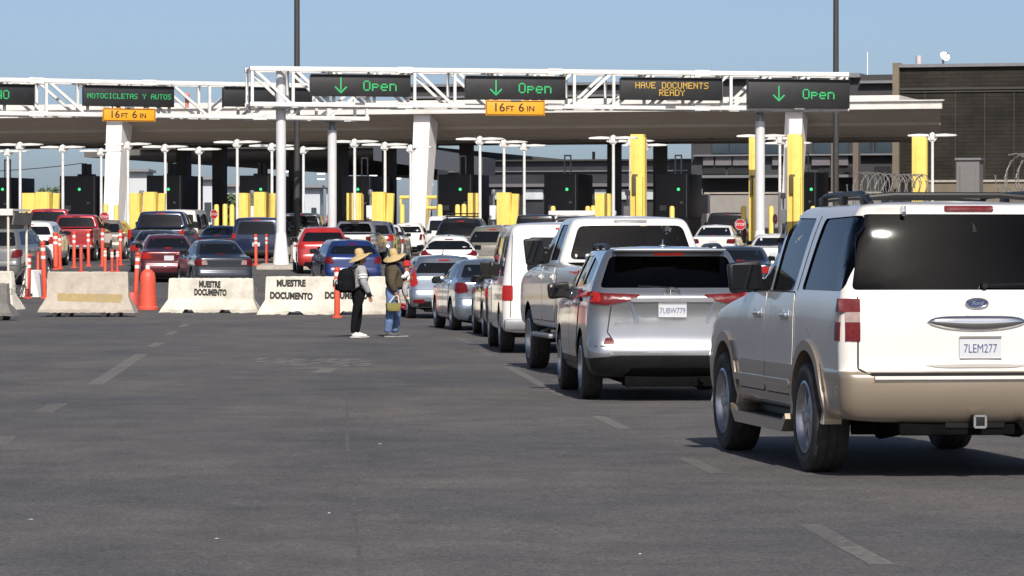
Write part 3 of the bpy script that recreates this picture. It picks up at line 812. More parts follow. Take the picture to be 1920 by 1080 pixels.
# ---------------------------------------------------------------- silver crossover in front of it
def suv_silver():
    L, W, H = 4.6, 1.85, 1.66; hw = .925
    lv = [(.25, .2, L-.14, .82, .16, .3), (.30, .1, L-.06, .87, .18, .4), (.42, .02, L, .905, .2, .42), (.52, .0, L, .92, .2, .42), (.60, .02, L, .925, .2, .42), (.64, .05, L-.02, .925, .2, .42), (.80, .06, L-.05, .92, .2, .42), (.98, .07, L-.15, .915, .19, .42),
          (1.06, .05, L-.45, .905, .19, .4), (1.12, .05, L-.95, .9, .18, .3), (1.18, .10, L-1.15, .875, .17, .3), (1.23, .15, L-1.25, .86, .17, .3),
          (1.38, .28, L-1.55, .80, .18, .3), (1.52, .38, L-1.8, .735, .19, .3), (1.595, .40, L-1.95, .70, .19, .3), (1.635, .40, L-2.05, .665, .2, .3), (1.655, .5, L-2.2, .58, .22, .3), (1.665, .85, L-2.45, .44, .22, .3)]
    zb = 1.225
    S = dict(paint=SILVER, W=W, L=L, H=H, levels=lv, wheels=(.97, 3.63, .355), tw=.31, rim='five', crown=.02, two=(BLACK, .45),  # black plastic at the rear; along the sides the black stands for shade
             rearwin=rounded([(-.77, zb), (.77, zb), (.635, 1.565), (-.635, 1.565)], .05), winframe=.02,
             sidewins=[rounded([(.62, zb+.05), (1.3, zb+.02), (1.3, 1.56), (.72, 1.5)], .05), rounded([(1.4, zb), (2.2, zb), (2.2, 1.57), (1.4, 1.57)], .04), rounded([(2.27, zb), (3.15, zb-.01), (2.72, 1.56), (2.27, 1.57)], .04)],
             windshield=rounded([(-.7, 1.26), (.7, 1.26), (.58, 1.57), (-.58, 1.57)], .06),
             glass=PRIVACY, cabin=(1.2, .95, L-2.5), seats=[(2.1, (-.38, .38)), (1.2, (-.36, .36))],
             tails=[dict(rear=rounded([(.34, 1.155), (.74, 1.17), (.915, 1.2), (.915, 1.06), (.72, 1.04), (.45, 1.085)], .03), mat=TAIL, off=.016),
                    dict(rear=rounded([(.77, 1.075), (.915, 1.075), (.915, 1.19), (.78, 1.18)], .03), mat=LIT, off=.021, name='brake_light'),
                    dict(rear=rounded([(.60, .615), (.745, .625), (.72, .69), (.66, .69)], .012), mat=TAIL, off=.008, name='reflector')],
             high=(.16, 1.575, 1.6, LIT), plate=(-.0, .985, '7UBW779'), plateoff=.02,
             mirror=(2.85, 1.17, .25, .18, .13, BLACK), rails=(.75, 2.7, .62, 1.65, .045),
             flare=None,
             seams=[([(-.66, 1.03), (-.7, .75), (-.6, .6), (.6, .6), (.7, .75), (.66, 1.03)], 'y'), ([(-.9, .6), (-.62, .6)], 'y'), ([(.9, .6), (.62, .6)], 'y')],
             panels=[('lower_bumper', rounded([(-.86, .27), (.86, .27), (.88, .47), (.55, .5), (-.55, .5), (-.88, .47)], .03), BLACK, 'y', (-1,), .008),
                     ('bumper_strip', rounded([(-.66, .5), (.66, .5), (.7, .545), (-.7, .545)], .01), SILVER, 'y', (-1,), .014),
                     ('lower_trim', [(-.5, .28), (.5, .28), (.44, .36), (-.44, .36)], UNDER, 'y', (-1,), .014)],
             doors=[rounded([(2.24, .38), (3.25, .38), (3.3, 1.14), (2.24, 1.18)], .06), rounded([(1.45, .38), (2.22, .38), (2.22, 1.18), (1.15, 1.2), (1.3, .8)], .07)],
             handles=[(2.42, 1.02), (1.52, 1.05)])
    def ex(root, bvh, S_):
        cast = caster(bvh, 'y', -1)
        # recessed plate housing with overhanging garnish
        q = MB(); yy = cast(0, 1.09)[0].y
        q.prism(rounded([(-.46, 1.075), (.46, 1.075), (.43, 1.12), (-.43, 1.12)], .02), yy + .02, yy - .022, 'y'); q.build('tailgate_garnish', GREYM, root)
        for sx in (-1, 1):
            q = MB(); strip(q, bvh, [((sx*.43, 1.06), (sx*.47, 1.075)), ((sx*.39, .95), (sx*.425, .95)), ((sx*.36, .86), (sx*.4, .85))], 'y', -1, .012, .02)
            q.build('plate_recess_edge', SILVB, root)
        emblem_rings(root, cast(0, 1.17)[0].y - .004, 1.165)
        q = MB(); q.box((0, .36, 1.632), (1.22, .2, .03), bev=.012); q.build('spoiler', SILVER, root)
        q = MB(); q.tube([(0, 1.0, 1.67), (0, .98, 1.75)], [.012, .006], 6); q.box((0, 1.02, 1.675), (.05, .12, .03), bev=.01); q.build('antenna', SILVB, root)
        q = MB(); yy = cast(0, 1.25)[0].y; q.box((0, yy - .01, 1.215), (.06, .05, .04), bev=.01); q.tube([(0, yy - .02, 1.22), (-.2, yy - .01, 1.235), (-.36, yy - .0, 1.24)], .012, 6); q.build('rear_wiper', BLACK, root)
        q = MB(); vs, fs = text_geo('AWD', .055, sx=1.3, shear=.2); yy = cast(-.55, .84)[0].y - .006
        q.add([(-.55 + a, yy, .84 + b) for a, b in vs], fs); q.build('lettering', GREYM, root, fix=False, sharp=None)
        q = MB(); yy = cast(-.62, .9)[0].y
    S['extra'] = ex
    return S

F250 = pickup(WHITE, L=6.1, W=2.04, H=2.06, g=.58, zr=1.42, bed=2.1, R_=.42, ry=1.25, wb=3.6, ws=(1.65, 2.5), tum=.2, tz=(1.05, 1.38),
              mirror=(4.0, 1.62, .27, .36, .12, BLACK), towmirror=True, winframe=.035, rim='steel', plate=None, tw=.31,
              cabin=(1.44, 2.9, 4.0), seats=[(3.0, (-.45, .45))])
F250['sidewins'] = [rounded([(3.1, 1.46), (4.15, 1.44), (3.72, 1.97), (3.1, 1.97)], .05), rounded([(2.42, 1.5), (2.98, 1.5), (2.98, 1.97), (2.5, 1.97)], .05)]
_f_ex = F250['extra']
def f250_extra(root, bvh, S_):
    _f_ex(root, bvh, S_)
    for sx in (-1, 1):
        q = MB(); q.box((sx * 1.0, 3.2, .5), (.16, 1.7, .06), bev=.02); q.cyl((sx*.8, 2.6, .6), (sx*.98, 2.6, .52), .025); q.cyl((sx*.8, 3.8, .6), (sx*.98, 3.8, .52), .025); q.build('running_board', GREYM, root)
    q = MB(); patch(q, bvh, rounded([(-.62, 1.535), (-.44, 1.535), (-.46, 1.575), (-.6, 1.585)], .01), 'y', -1, .012, .1); q.build('window_sticker', GOLD, root, fix=False)
    q = MB(); q.box((0, 2.33, 2.025), (.5, .06, .045), bev=.015); q.build('cargo_light', GREYM, root)
F250['extra'] = f250_extra; F250['high'] = (.22, 1.995, 2.03, GREYM)

WVAN = van(WHITE, panels=[('rear_window', rounded([(.1, 1.3), (.62, 1.3), (.58, 1.84), (.1, 1.84)], .06), GLASS, 'y', (-1,), .006)], L=5.5, W=2.02, H=2.06, R_=.37, ry=1.25, wb=3.5, tz=(.84, 1.08), mirror=(4.3, 1.3, .2, .3, .1, BLACK), ws=(.7, 1.35), rim='ten',
           rearwin=rounded([(-.62, 1.3), (-.1, 1.3), (-.1, 1.84), (-.58, 1.84)], .06))
BCAR = sedan(BLACKP, L=4.7, W=1.8, H=1.45, rim='five')
JETTA = sedan(SILVB, L=4.38, W=1.735, H=1.445, zd=1.02, wb=2.51, ry=.93, rw=(.62, 1.25), tz=(.76, .98), tw_=.27, rim='ten', lit=False, mirror=(2.85, 1.02, .2, .14, .12, BLACK))
FIESTA = twobox(SILVB, L=4.05, W=1.72, H=1.47, zb=1.0, wb=2.49, ry=.75, R_=.31, tz=(.82, 1.16), tw_=.2, rw=(.14, .42), plate='')
_y = rounded([(.64, .82), (.76, .74), (.84, .84), (.8, 1.16), (.74, 1.2)], .03)
FIESTA['tails'] = [dict(rear=_y, side=rounded([(.14, .76), (.3, .84), (.3, 1.0), (.2, 1.18), (.14, 1.2)], .03), mat=LIT), dict(rear=rounded([(.5, .36), (.76, .37), (.76, .45), (.5, .46)], .02), mat=TAIL, name='reflector')]
def ant(y, z, h):
    def ex(root, bvh, S_):
        zz = caster(bvh, 'z', 1)(0, y)[0].z
        q = MB(); q.tube([(0, y, zz - .01), (0, y - .18, zz + h)], [.012, .005], 6); q.box((0, y + .02, zz + .005), (.05, .09, .025), bev=.008); q.build('antenna', BLACK, root)
    return ex
FIESTA['extra'] = ant(.75, 1.46, .2)
JUKE = twobox(WHITE, L=4.13, W=1.77, H=1.57, zb=1.08, wb=2.53, ry=.8, R_=.34, rw=(.2, .75), tum=.3, lit=False)
JUKE['tails'] = [dict(rear=rounded([(.5, 1.02), (.66, 1.0), (.84, .98), (.84, 1.1), (.72, 1.17), (.66, 1.08)], .02), side=rounded([(.16, 1.0), (.5, 1.06), (.5, 1.12), (.16, 1.14)], .02), mat=TAIL)]
JUKE['rearwin'] = rounded([(-.74, 1.17), (.74, 1.17), (.6, 1.36), (.44, 1.43), (-.44, 1.43), (-.6, 1.36)], .05)
JUKE['extra'] = ant(.95, 1.56, .18)

def at(px, d): return (X(px, d), d, gz(d))
def put(S, px, d, yaw, label, cat, name, group=None):
    if any(w_ in label for w_ in ('slate sedan', 'deep blue', 'tan crossover', 'aerial', 'black SUV', 'boxy', 'red small', 'compact SUV')): S['plate'] = None
    if 'slate sedan' in label: S['tails'].append(dict(rear=rounded([(.5, .77), (.68, .77), (.68, .9), (.54, .91)], .02), mat=TAILW, off=.017, name='reversing_light'))
    return make_car(S, at(px, d), R(yaw), label, cat, group, name, slope(d))
G1 = 'vehicles waiting in the right-hand queue'; G2 = 'vehicles queued towards the booths'
put(suv_big(), 1838, 26.4, 8.2, 'pearl white and beige large SUV with black roof rack, nearest vehicle on the right', 'SUV', 'parked_suv', G1)
put(suv_silver(), 1262, 40.1, 4.2, 'silver crossover with lit brake lights and plate 7UBW779, just ahead of the white SUV', 'SUV', 'parked_suv', G1)
put(F250, 1237, 46.9, 7.5, 'white lifted pickup with tall black tow mirrors and sticker in its rear window', 'pickup', 'pickup_truck', G1)
put(WVAN, 1062, 58.9, 3.2, 'white panel van with square red tail light, partly hidden by the white pickup', 'van', 'panel_van', G1)
put(BCAR, 1000, 69.9, 4.5, 'black sedan almost hidden between the white van and the silver sedan', 'car', 'sedan_car', G1)
put(JETTA, 934, 75.8, 8.5, 'blue-silver sedan with unlit square red tail lights behind the small hatchback', 'car', 'sedan_car', G1)
put(FIESTA, 836, 87.3, 7.0, 'silver hatchback with tall glowing tail lights, beside the standing women', 'car', 'hatchback_car', G1)
put(JUKE, 842, 114, 1.0, 'small white crossover with wide curved rear window and thin aerial', 'car', 'hatchback_car', G1)

put(pickup(RED, H=2.14, L=5.6, g=.62, zr=1.5, R_=.44, lit=False), 76, 160, -3, 'red pickup farthest ahead on the left, under the yellow guards', 'pickup', 'pickup_truck', G2)
put(pickup(REDD, H=1.9, L=5.6, lit=False), 128, 153, -3, 'bright red pickup with dark tailgate behind the orange posts', 'pickup', 'pickup_truck', G2)
put(twobox(WHITE, L=4.4, W=1.85, H=1.62, zb=1.1), 54, 132, -1, 'white compact SUV with silver tailgate beside the vendor cart', 'SUV', 'compact_suv', G2)
put(twobox(GREY, L=4.4, W=1.85, H=1.8, zb=1.15, lit=False), -18, 116, -8, 'grey boxy off-roader cut off by the left edge', 'SUV', 'compact_suv', G2)
put(twobox(TAN, L=4.5, W=1.82, H=1.68, zb=1.08), 192, 160, -3, 'tan crossover with lit brake light right of the red pickup', 'SUV', 'compact_suv', G2)
put(pickup(NAVY, H=1.95, L=5.9, W=2.03, tz=(.98, 1.32)), 291, 134, -1, 'dark blue crew-cab pickup with two bright brake lights', 'pickup', 'pickup_truck', G2)
put(van(WHITE, H=2.1), 330, 168, -3, 'white van with pale roof showing above the dark blue pickup', 'van', 'panel_van', G2)
put(sedan(NAVY, H=1.45), 404, 150, -3, 'dark blue sedan with red brake lights right of the blue pickup', 'car', 'sedan_car', G2)
put(sedan(DGREY, H=1.4), 292, 127, 4, 'dark grey low sedan whose roof shows behind the maroon sedan', 'car', 'sedan_car', G2)
put(sedan(MAROON, L=4.8, W=1.8, H=1.47, tz=(.74, .95), plate='', lit=True, bumper=GREYM), 317, 118, 7.5, 'maroon sedan with white licence plate behind the orange barrel', 'car', 'sedan_car', G2)
put(sedan(DGREY, L=4.55, W=1.76, H=1.47, tz=(.74, .94), lit=False, plate=''), 421, 112, 13, 'dark slate sedan right behind the white barrier marked MUESTRE DOCUMENTO', 'car', 'sedan_car', G2)
put(van(NAVY, L=5.1, W=1.98, H=1.76, zb=1.02, g=.25, tz=(.95, 1.15), rearwin=rounded([(-.76, 1.1), (.76, 1.1), (.66, 1.6), (-.66, 1.6)], .1), bumper=BLACK), 480, 146, -3, 'navy minivan with pale licence plate left of the white gantry column', 'minivan', 'minivan', G2)
put(pickup(GREY, H=1.95, L=5.5, W=1.95), 553, 150, -3, 'grey pickup with one bright brake light right of the gantry column', 'pickup', 'pickup_truck', G2)
put(twobox(RED, L=4.28, W=1.76, H=1.55, zb=1.02, tz=(.86, 1.0)), 607, 125, 6, 'bright red small crossover with lit high brake light', 'car', 'hatchback_car', G2)
put(twobox(BLUE, L=4.2, W=1.76, H=1.47, zb=1.0, tz=(.78, .98), lit=False), 664, 113, 10, 'deep blue hatchback behind the two women in straw hats', 'car', 'hatchback_car', G2)
put(pickup(WHITE, H=1.62, L=5.0, W=1.7, zr=1.12, g=.42, R_=.33, tz=(.8, 1.05), lit=False), 650, 136, -6, 'small white pickup with divided rear window above the blue hatchback', 'pickup', 'pickup_truck', G2)
put(twobox(SILVER, L=4.5, W=1.8, H=1.62), 694, 144, -3, 'silver crossover tucked right of the small white pickup', 'SUV', 'compact_suv', G2)
put(sedan(WHITE, H=1.5), 715, 150, -3, 'white sedan with red tail light between silver crossover and tiny white hatchback', 'car', 'sedan_car', G2)
FIAT = twobox(WHITE, L=3.6, W=1.64, H=1.49, zb=.98, wb=2.3, ry=.65, R_=.3, rr=.32, rw=(.2, .6), tum=.2, ws=(.75, 1.35), lit=False)
FIAT['tails'] = [dict(rear=rounded([(.56, .72), (.68, .72), (.7, .98), (.58, .98)], .04), side=[(.2, .74), (.3, .74), (.3, .96), (.2, .96)], mat=TAIL)]
put(FIAT, 763, 171, -3, 'tiny rounded white hatchback with small upright tail lights', 'car', 'hatchback_car', G2)
put(van(WHITE, L=5.0, W=1.95, H=1.78, zb=1.0, g=.25, lit=False), 834, 176, -8, 'white minivan ahead of the black SUV with roof basket', 'minivan', 'minivan', G2)
def basket(root, bvh, S_):
    q = MB()
    for z in (1.78, 1.88): q.tube([(-.55, .7, z), (.55, .7, z), (.55, 2.3, z), (-.55, 2.3, z)], .02, 6, True)
    for x in (-.5, -.25, 0, .25, .5): q.cyl((x, .7, 1.78), (x, 2.3, 1.78), .012, n=6)
    for x in (-.5, .5):
        for y in (.8, 2.2): q.cyl((x, y, 1.65), (x, y, 1.88), .015, n=6)
    q.build('roof_basket', BLACK, root)
put(twobox(BLACKP, L=4.7, W=1.9, H=1.72, zb=1.1, rw=(.15, .5), extra=basket), 862, 134, -3, 'black SUV with a flat roof basket', 'SUV', 'large_suv', G2)
put(twobox(TAN, L=4.6, W=1.84, H=1.66, zb=1.08), 921, 122, -8, 'tan crossover half hidden behind the silver sedan', 'SUV', 'compact_suv', G2)
put(sedan(NAVY, H=1.46, L=4.7), 972, 148, -5, 'dark blue sedan above the white van roof', 'car', 'sedan_car', G2)
put(twobox(BLACKP, L=4.5, W=1.9, H=1.9, zb=1.2, rw=(.1, .22), tum=.1, rr=.12, lit=False), 1004, 158, -4, 'black boxy off-roader beside the white-roofed shuttle', 'SUV', 'large_suv', G2)
put(van(BLACKP, L=5.6, W=2.1, H=1.85, lit=False), 1078, 163, -2, 'dark van under a white roof carrier, ahead of the white pickup', 'van', 'panel_van', G2)
put(pickup(BLACKP, H=1.98, L=5.8, W=2.0, lit=False), 1356, 162, -8, 'black pickup with chrome bumper by the stop sign on the right', 'pickup', 'pickup_truck', G2)
put(sedan(WHITE, L=4.7, W=1.8, H=1.48, lit=False), 1336, 150, -8, 'white sedan with dark red tail light left of the stop sign', 'car', 'sedan_car', G2)
put(sedan(DGREY, L=4.7, W=1.82, H=1.45), 1388, 104, -4, 'dark sedan between the silver crossover and the white SUV', 'car', 'sedan_car', G2)
put(sedan(WHITE, L=4.6, W=1.8, H=1.4, lit=False), 1452, 121, -5, 'white sedan roof showing behind the tall yellow guards', 'car', 'sedan_car', G2)
# the carrier on the dark van
q = MB(); d_ = 164.5; q.box((0, 0, .12), (3.0, 2.6, .22), bev=.05); q.cyl((-1.0, -1, 0), (1.0, -1, 0), .03); q.cyl((-1.0, 1, 0), (1.0, 1, 0), .03)
o = q.build('roof_carrier', WHITE, None, (X(1092, d_), d_ + 1.0, gz(d_) + 1.85)); tag(o, 'long flat white carrier on top of the dark van', 'roof carrier')
def asphalt():
    m = bpy.data.materials.new('asphalt'); m.use_nodes = True
    nt = m.node_tree; b = nt.nodes['Principled BSDF']; N = nt.nodes.new; Lk = nt.links.new
    tc = N('ShaderNodeTexCoord')
    def noise(scale, det, st=(1, 1, 1), rough=.6):
        mp = N('ShaderNodeMapping'); mp.inputs['Scale'].default_value = st; Lk(tc.outputs['Object'], mp.inputs[0])
        n = N('ShaderNodeTexNoise'); n.inputs['Scale'].default_value = scale; n.inputs['Detail'].default_value = det; n.inputs['Roughness'].default_value = rough
        Lk(mp.outputs[0], n.inputs['Vector']); return n.outputs['Fac']
    def ramp(f, p0, c0, p1, c1):
        r = N('ShaderNodeValToRGB'); r.color_ramp.elements[0].position = p0; r.color_ramp.elements[1].position = p1
        r.color_ramp.elements[0].color = (*c0, 1); r.color_ramp.elements[1].color = (*c1, 1); Lk(f, r.inputs[0]); return r.outputs[0]
    def mix(a, b_, f, mode='MULTIPLY'):
        x = N('ShaderNodeMix'); x.data_type = 'RGBA'; x.blend_type = mode
        if isinstance(f, float): x.inputs[0].default_value = f
        else: Lk(f, x.inputs[0])
        Lk(a, x.inputs[6])
        if isinstance(b_, tuple): x.inputs[7].default_value = (*b_, 1)
        else: Lk(b_, x.inputs[7])
        return x.outputs[2]
    base = ramp(noise(.3, 8, (1, .6, 1)), .34, (.08, .08, .084), .66, (.132, .121, .112))
    base = mix(base, ramp(noise(1.5, 9, (1, .8, 1), .72), .34, (.74, .75, .77), .68, (1.16, 1.13, 1.1)), 1.0)
    base = mix(base, ramp(noise(45, 4), .38, (.68, .68, .68), .62, (1.3, 1.3, 1.3)), 1.0)
    base = mix(base, ramp(noise(16, 3), .3, (.74, .74, .75), .7, (1.24, 1.23, 1.22)), 1.0)
    vo = N('ShaderNodeTexVoronoi'); vo.feature = 'DISTANCE_TO_EDGE'; vo.inputs['Scale'].default_value = .16
    mp = N('ShaderNodeMapping'); mp.inputs['Scale'].default_value = (1, .55, 1); wn = N('ShaderNodeTexNoise'); wn.inputs['Scale'].default_value = 1.1; wn.inputs['Detail'].default_value = 6
    Lk(tc.outputs['Object'], wn.inputs['Vector']); ad = N('ShaderNodeMix'); ad.data_type = 'VECTOR'; ad.inputs[0].default_value = .12
    Lk(tc.outputs['Object'], ad.inputs[4]); sc2 = N('ShaderNodeVectorMath'); sc2.operation = 'SCALE'; sc2.inputs['Scale'].default_value = 9; Lk(wn.outputs['Color'], sc2.inputs[0])
    av = N('ShaderNodeVectorMath'); av.operation = 'ADD'; Lk(tc.outputs['Object'], av.inputs[0]); Lk(sc2.outputs[0], av.inputs[1]); nt.nodes.remove(ad)
    Lk(av.outputs[0], mp.inputs[0]); Lk(mp.outputs[0], vo.inputs['Vector'])
    base = mix(base, ramp(vo.outputs['Distance'], .0, (.62, .62, .63), .0035, (1, 1, 1)), ramp(noise(.12, 3), .45, (0, 0, 0), .6, (.8, .8, .8)))
    # darker, rubber-polished wheel paths and oil drips
    base = mix(base, ramp(noise(.5, 4, (1, .03, 1)), .55, (1, 1, 1), .72, (.82, .82, .84)), 1.0)
    base = mix(base, ramp(noise(2.6, 3, (1, .3, 1)), .68, (1, 1, 1), .76, (.72, .71, .7)), .7)
    Lk(base, b.inputs['Base Color']); b.inputs['Roughness'].default_value = .82; b.inputs['Specular IOR Level'].default_value = .3
    bp = N('ShaderNodeBump'); bp.inputs['Strength'].default_value = .5; bp.inputs['Distance'].default_value = .012
    Lk(noise(90, 3), bp.inputs['Height']); Lk(bp.outputs[0], b.inputs['Normal'])
    return m
ASPHALT = asphalt()
def sheet(name, x0, x1, y0, y1, off, m, kind='structure', nx=1, ny=None):
    ys = [y0] + [p for p, _ in PROF if y0 < p < y1] + [y1]
    q = MB(); vs = []; fs = []
    for y in ys:
        for k in range(nx + 1): vs.append((x0 + (x1 - x0) * k / nx, y, gz(y) + off))
    for j in range(len(ys) - 1):
        for k in range(nx):
            a = j * (nx + 1) + k; fs.append([a, a + 1, a + nx + 2, a + nx + 1])
    q.add(vs, fs); o = q.build(name, m, fix=False, sharp=None)
    return tag(o, kind=kind)
sheet('ground', -900, 900, -100, 4000, 0, ASPHALT)
# worn paint: a mask of wear decides where paint is left on the asphalt
def worn(name, col, keep=.5, scale=16):
    m = bpy.data.materials.new(name); m.use_nodes = True; nt = m.node_tree; b = nt.nodes['Principled BSDF']
    tc = nt.nodes.new('ShaderNodeTexCoord'); n = nt.nodes.new('ShaderNodeTexNoise'); n.inputs['Scale'].default_value = scale; n.inputs['Detail'].default_value = 12; n.inputs['Roughness'].default_value = .85
    nt.links.new(tc.outputs['Object'], n.inputs['Vector'])
    r = nt.nodes.new('ShaderNodeValToRGB'); r.color_ramp.elements[0].position = .55 - keep * .35; r.color_ramp.elements[1].position = .95 - keep * .3
    r.color_ramp.elements[0].color = (0, 0, 0, 1); nt.links.new(n.outputs['Fac'], r.inputs[0])
    b.inputs['Base Color'].default_value = (*col, 1); b.inputs['Roughness'].default_value = .85
    nt.links.new(r.outputs[0], b.inputs['Alpha'])
    return m
LINE = worn('worn_lane_paint', (.24, .225, .21), .72)
LINE2 = worn('faint_lane_paint', (.25, .235, .22), .5)
LINEY = worn('fresh_lane_paint', (.3, .28, .26), .6)
def dash(x0, y0, x1, y1, w, m, name='lane_dash'):
    a, b = Vector((x0, y0, 0)), Vector((x1, y1, 0)); n = (b - a).cross(Vector((0, 0, 1))).normalized() * w / 2
    q = MB(); q.add([(p.x, p.y, gz(p.y) + .004) for p in (a - n, a + n, b + n, b - n)], [[0, 1, 2, 3]])
    return tag(q.build(name, m, fix=False, sharp=None), kind='structure')
def gp(px, py):       # where a ground pixel of the flat near road lies
    d = CH * F / (py - HY); return X(px, d), d
def pdash(ax, ay, bx, by, w, m, name='lane_dash'):
    return dash(*gp(ax, ay), *gp(bx, by), w, m, name)
for a in [(1655, 1060, 1590, 1025, .13, LINE), (1588, 1024, 1520, 985, .13, LINE2), (1345, 888, 1285, 860, .12, LINE2), (1172, 805, 1120, 781, .13, LINE), (1058, 743, 1000, 714, .13, LINE), (1000, 713, 945, 684, .13, LINE),
          (920, 667, 895, 655, .13, LINE2), (880, 644, 857, 634, .12, LINE2),
          (178, 722, 226, 690, .2, LINE), (228, 689, 266, 664, .2, LINE), (284, 651, 299, 643, .2, LINE), (314, 629, 327, 622, .18, LINE), (340, 614, 350, 609, .18, LINE), (78, 775, 112, 757, .2, LINE2), (-10, 835, 12, 818, .2, LINE2)]:
    pdash(*a)
# cross joints and a long crack
pdash(0, 661, 960, 682, .07, LINE2, 'stop_line'); pdash(240, 602, 800, 614, .12, LINE2, 'stop_line')
CRK = mat('crack_filler', (.075, .07, .068), rough=.9, var=.4, scale=5)
q = MB(); pts = [(650, 730), (652, 780), (651, 830), (655, 880), (663, 920), (664, 960), (670, 1000), (674, 1040), (678, 1085)]
vs = []; fs = []
for i, (px, py) in enumerate(pts):
    x, d = gp(px, py); wv = .006 + .005 * (i % 3)
    vs += [(x - wv, d, .003), (x + wv, d, .003)]
for i in range(len(pts) - 1): fs.append([2*i, 2*i+1, 2*i+3, 2*i+2])
q.add(vs, fs); tag(q.build('pavement_crack', CRK, fix=False, sharp=None), kind='structure')
# scuffed stencil: broken strokes of paint
q = MB(); rnd = random.Random(3)
for k, (px, wpx) in enumerate([(485, 16), (520, 20), (536, 14), (556, 18), (573, 10), (594, 16), (612, 20), (628, 12), (645, 18), (658, 8), (680, 22)]):
    for j in range(3):
        if rnd.random() < .75:
            a = gp(px + rnd.uniform(-3, 3), 676 + 4 * j + rnd.uniform(-1, 1) + (px - 590) * .02); w2 = wpx / F * a[1] * rnd.uniform(.3, .6); h2 = rnd.uniform(.3, .7)
            q.add([(a[0] - w2, a[1] - h2, .0045), (a[0] + w2, a[1] - h2, .0045), (a[0] + w2 + .1, a[1] + h2, .0045), (a[0] - w2 + .05, a[1] + h2, .0045)], [[0, 1, 2, 3]])
tag(q.build('worn_stencil', LINE, fix=False, sharp=None), kind='structure')
pdash(540, 691, 670, 693, .35, LINE2, 'stop_line')
a = gp(582, 700); b = gp(630, 692); q = MB(); q.add([(a[0], a[1], .0055), (b[0], a[1], .0055), (b[0] + .02, b[1], .0055), (a[0] + .05, b[1], .0055)], [[0, 1, 2, 3]])
tag(q.build('pavement_patch', LINEY, fix=False, sharp=None), kind='structure')
# ------------------------------------------------------------------ inspection plaza: canopy, gantries, booths
U = Vector((.9646, -.2639, 0)); V = Vector((.2639, .9646, 0)); P0 = Vector((0, 186, 0))
YAWP = math.atan2(U.y, U.x)
def PL(u, v, z=0.0): p = P0 + U * u + V * v; p.z = z; return p
def ufor(px, v):
    t = (px - 960) / F
    return (t * (186 + v * V.y) - v * V.x) / (U.x - t * U.y)
def dfor(px, v): return PL(ufor(px, v), v).y
def zfor(px, py, v): return Z(py, dfor(px, v))
def width(px0, px1, v): return ufor(px1, v) - ufor(px0, v)
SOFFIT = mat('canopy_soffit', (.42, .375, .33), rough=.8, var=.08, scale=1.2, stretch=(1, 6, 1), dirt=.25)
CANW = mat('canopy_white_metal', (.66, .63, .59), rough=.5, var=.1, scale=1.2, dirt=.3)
COLW = mat('canopy_column_white', (.8, .77, .75), rough=.55, var=.05, scale=2, dirt=.1)
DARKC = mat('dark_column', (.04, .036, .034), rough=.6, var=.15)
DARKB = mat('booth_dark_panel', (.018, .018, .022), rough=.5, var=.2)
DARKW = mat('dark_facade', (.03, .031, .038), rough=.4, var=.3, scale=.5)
GLASSB = mat('building_glass', (.035, .05, .065), rough=.08, var=.2, scale=.6)
PANELW = mat('light_panel', (.14, .13, .14), rough=.5, var=.08)
SIGNB = mat('sign_housing_black', (.014, .014, .015), rough=.45, var=.3, scale=3)
GREENL = mat('green_led', (.02, .3, .08), rough=.4, emis=(.07, .75, .3), estr=.2)
GREENS = mat('green_signal', (.1, .6, .3), rough=.3, emis=(.08, 1.0, .3), estr=.8)
AMBERL = mat('amber_led', (.4, .25, .03), rough=.4, emis=(1.0, .58, .12), estr=.22)
SIGNY = mat('sign_yellow', (.78, .33, .012), rough=.45, var=.03)
SIGNK = mat('sign_black_ink', (.03, .012, .01), rough=.6)
LAMPW = mat('lit_ceiling_lamp', (.8, .8, .8), emis=(1, .97, .9), estr=1.6)

def frame_empty(name, u, v, label, cat, group=None, z=None, yaw=YAWP):
    p = PL(u, v); p.z = gz(p.y) if z is None else z
    return empty(name, p, yaw, 0, label, cat, group)

# ---- main canopy
can = empty('inspection_canopy', PL(0, 0, 1.8), YAWP, 0, 'long flat white-edged canopy over the inspection booths', 'canopy')
def H(z): return z - 1.8
u0, u1 = -48, ufor(1763, 0)
cprof = [(0, 8.52), (2.3, 7.93), (2.32, 7.8), (4.6, 7.42), (13.2, 7.42), (13.2, 8.95), (0, 8.7)]
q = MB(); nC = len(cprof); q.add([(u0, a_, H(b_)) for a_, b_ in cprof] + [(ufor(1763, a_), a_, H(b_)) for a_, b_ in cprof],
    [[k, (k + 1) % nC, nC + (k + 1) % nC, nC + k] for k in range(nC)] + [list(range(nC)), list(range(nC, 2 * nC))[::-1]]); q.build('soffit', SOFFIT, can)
q = MB()
for v_, z_, hh in ((4.9, 7.38, .12), (9.0, 7.36, .14), (12.9, 7.36, .16)): q.box(((u0 + u1 - 3.2) / 2, v_, H(z_)), (u1 - u0 - 3.2, .35, hh))
for k in range(9):
    uu = u1 - 6 - k * 7.2; q.box((uu, 9, H(7.39)), (.25, 7.4, .07))
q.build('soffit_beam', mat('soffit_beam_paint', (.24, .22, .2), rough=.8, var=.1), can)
q = MB(); q.box(((u0 + u1) / 2, -.12, H(8.72)), (u1 - u0 + .2, .24, .3)); q.box(((u0 + u1) / 2, -.2, H(8.9)), (u1 - u0 + .4, .36, .06)); q.box(((u0 + u1) / 2, -.16, H(8.53)), (u1 - u0 + .2, .3, .07)); q.build('fascia', CANW, can)
q = MB(); q.box(((u0 + u1 - 2.4) / 2, 6.4, H(9.06)), (u1 - u0 - 2.4, 8, .44)); q.build('roof_parapet', CANW, can)
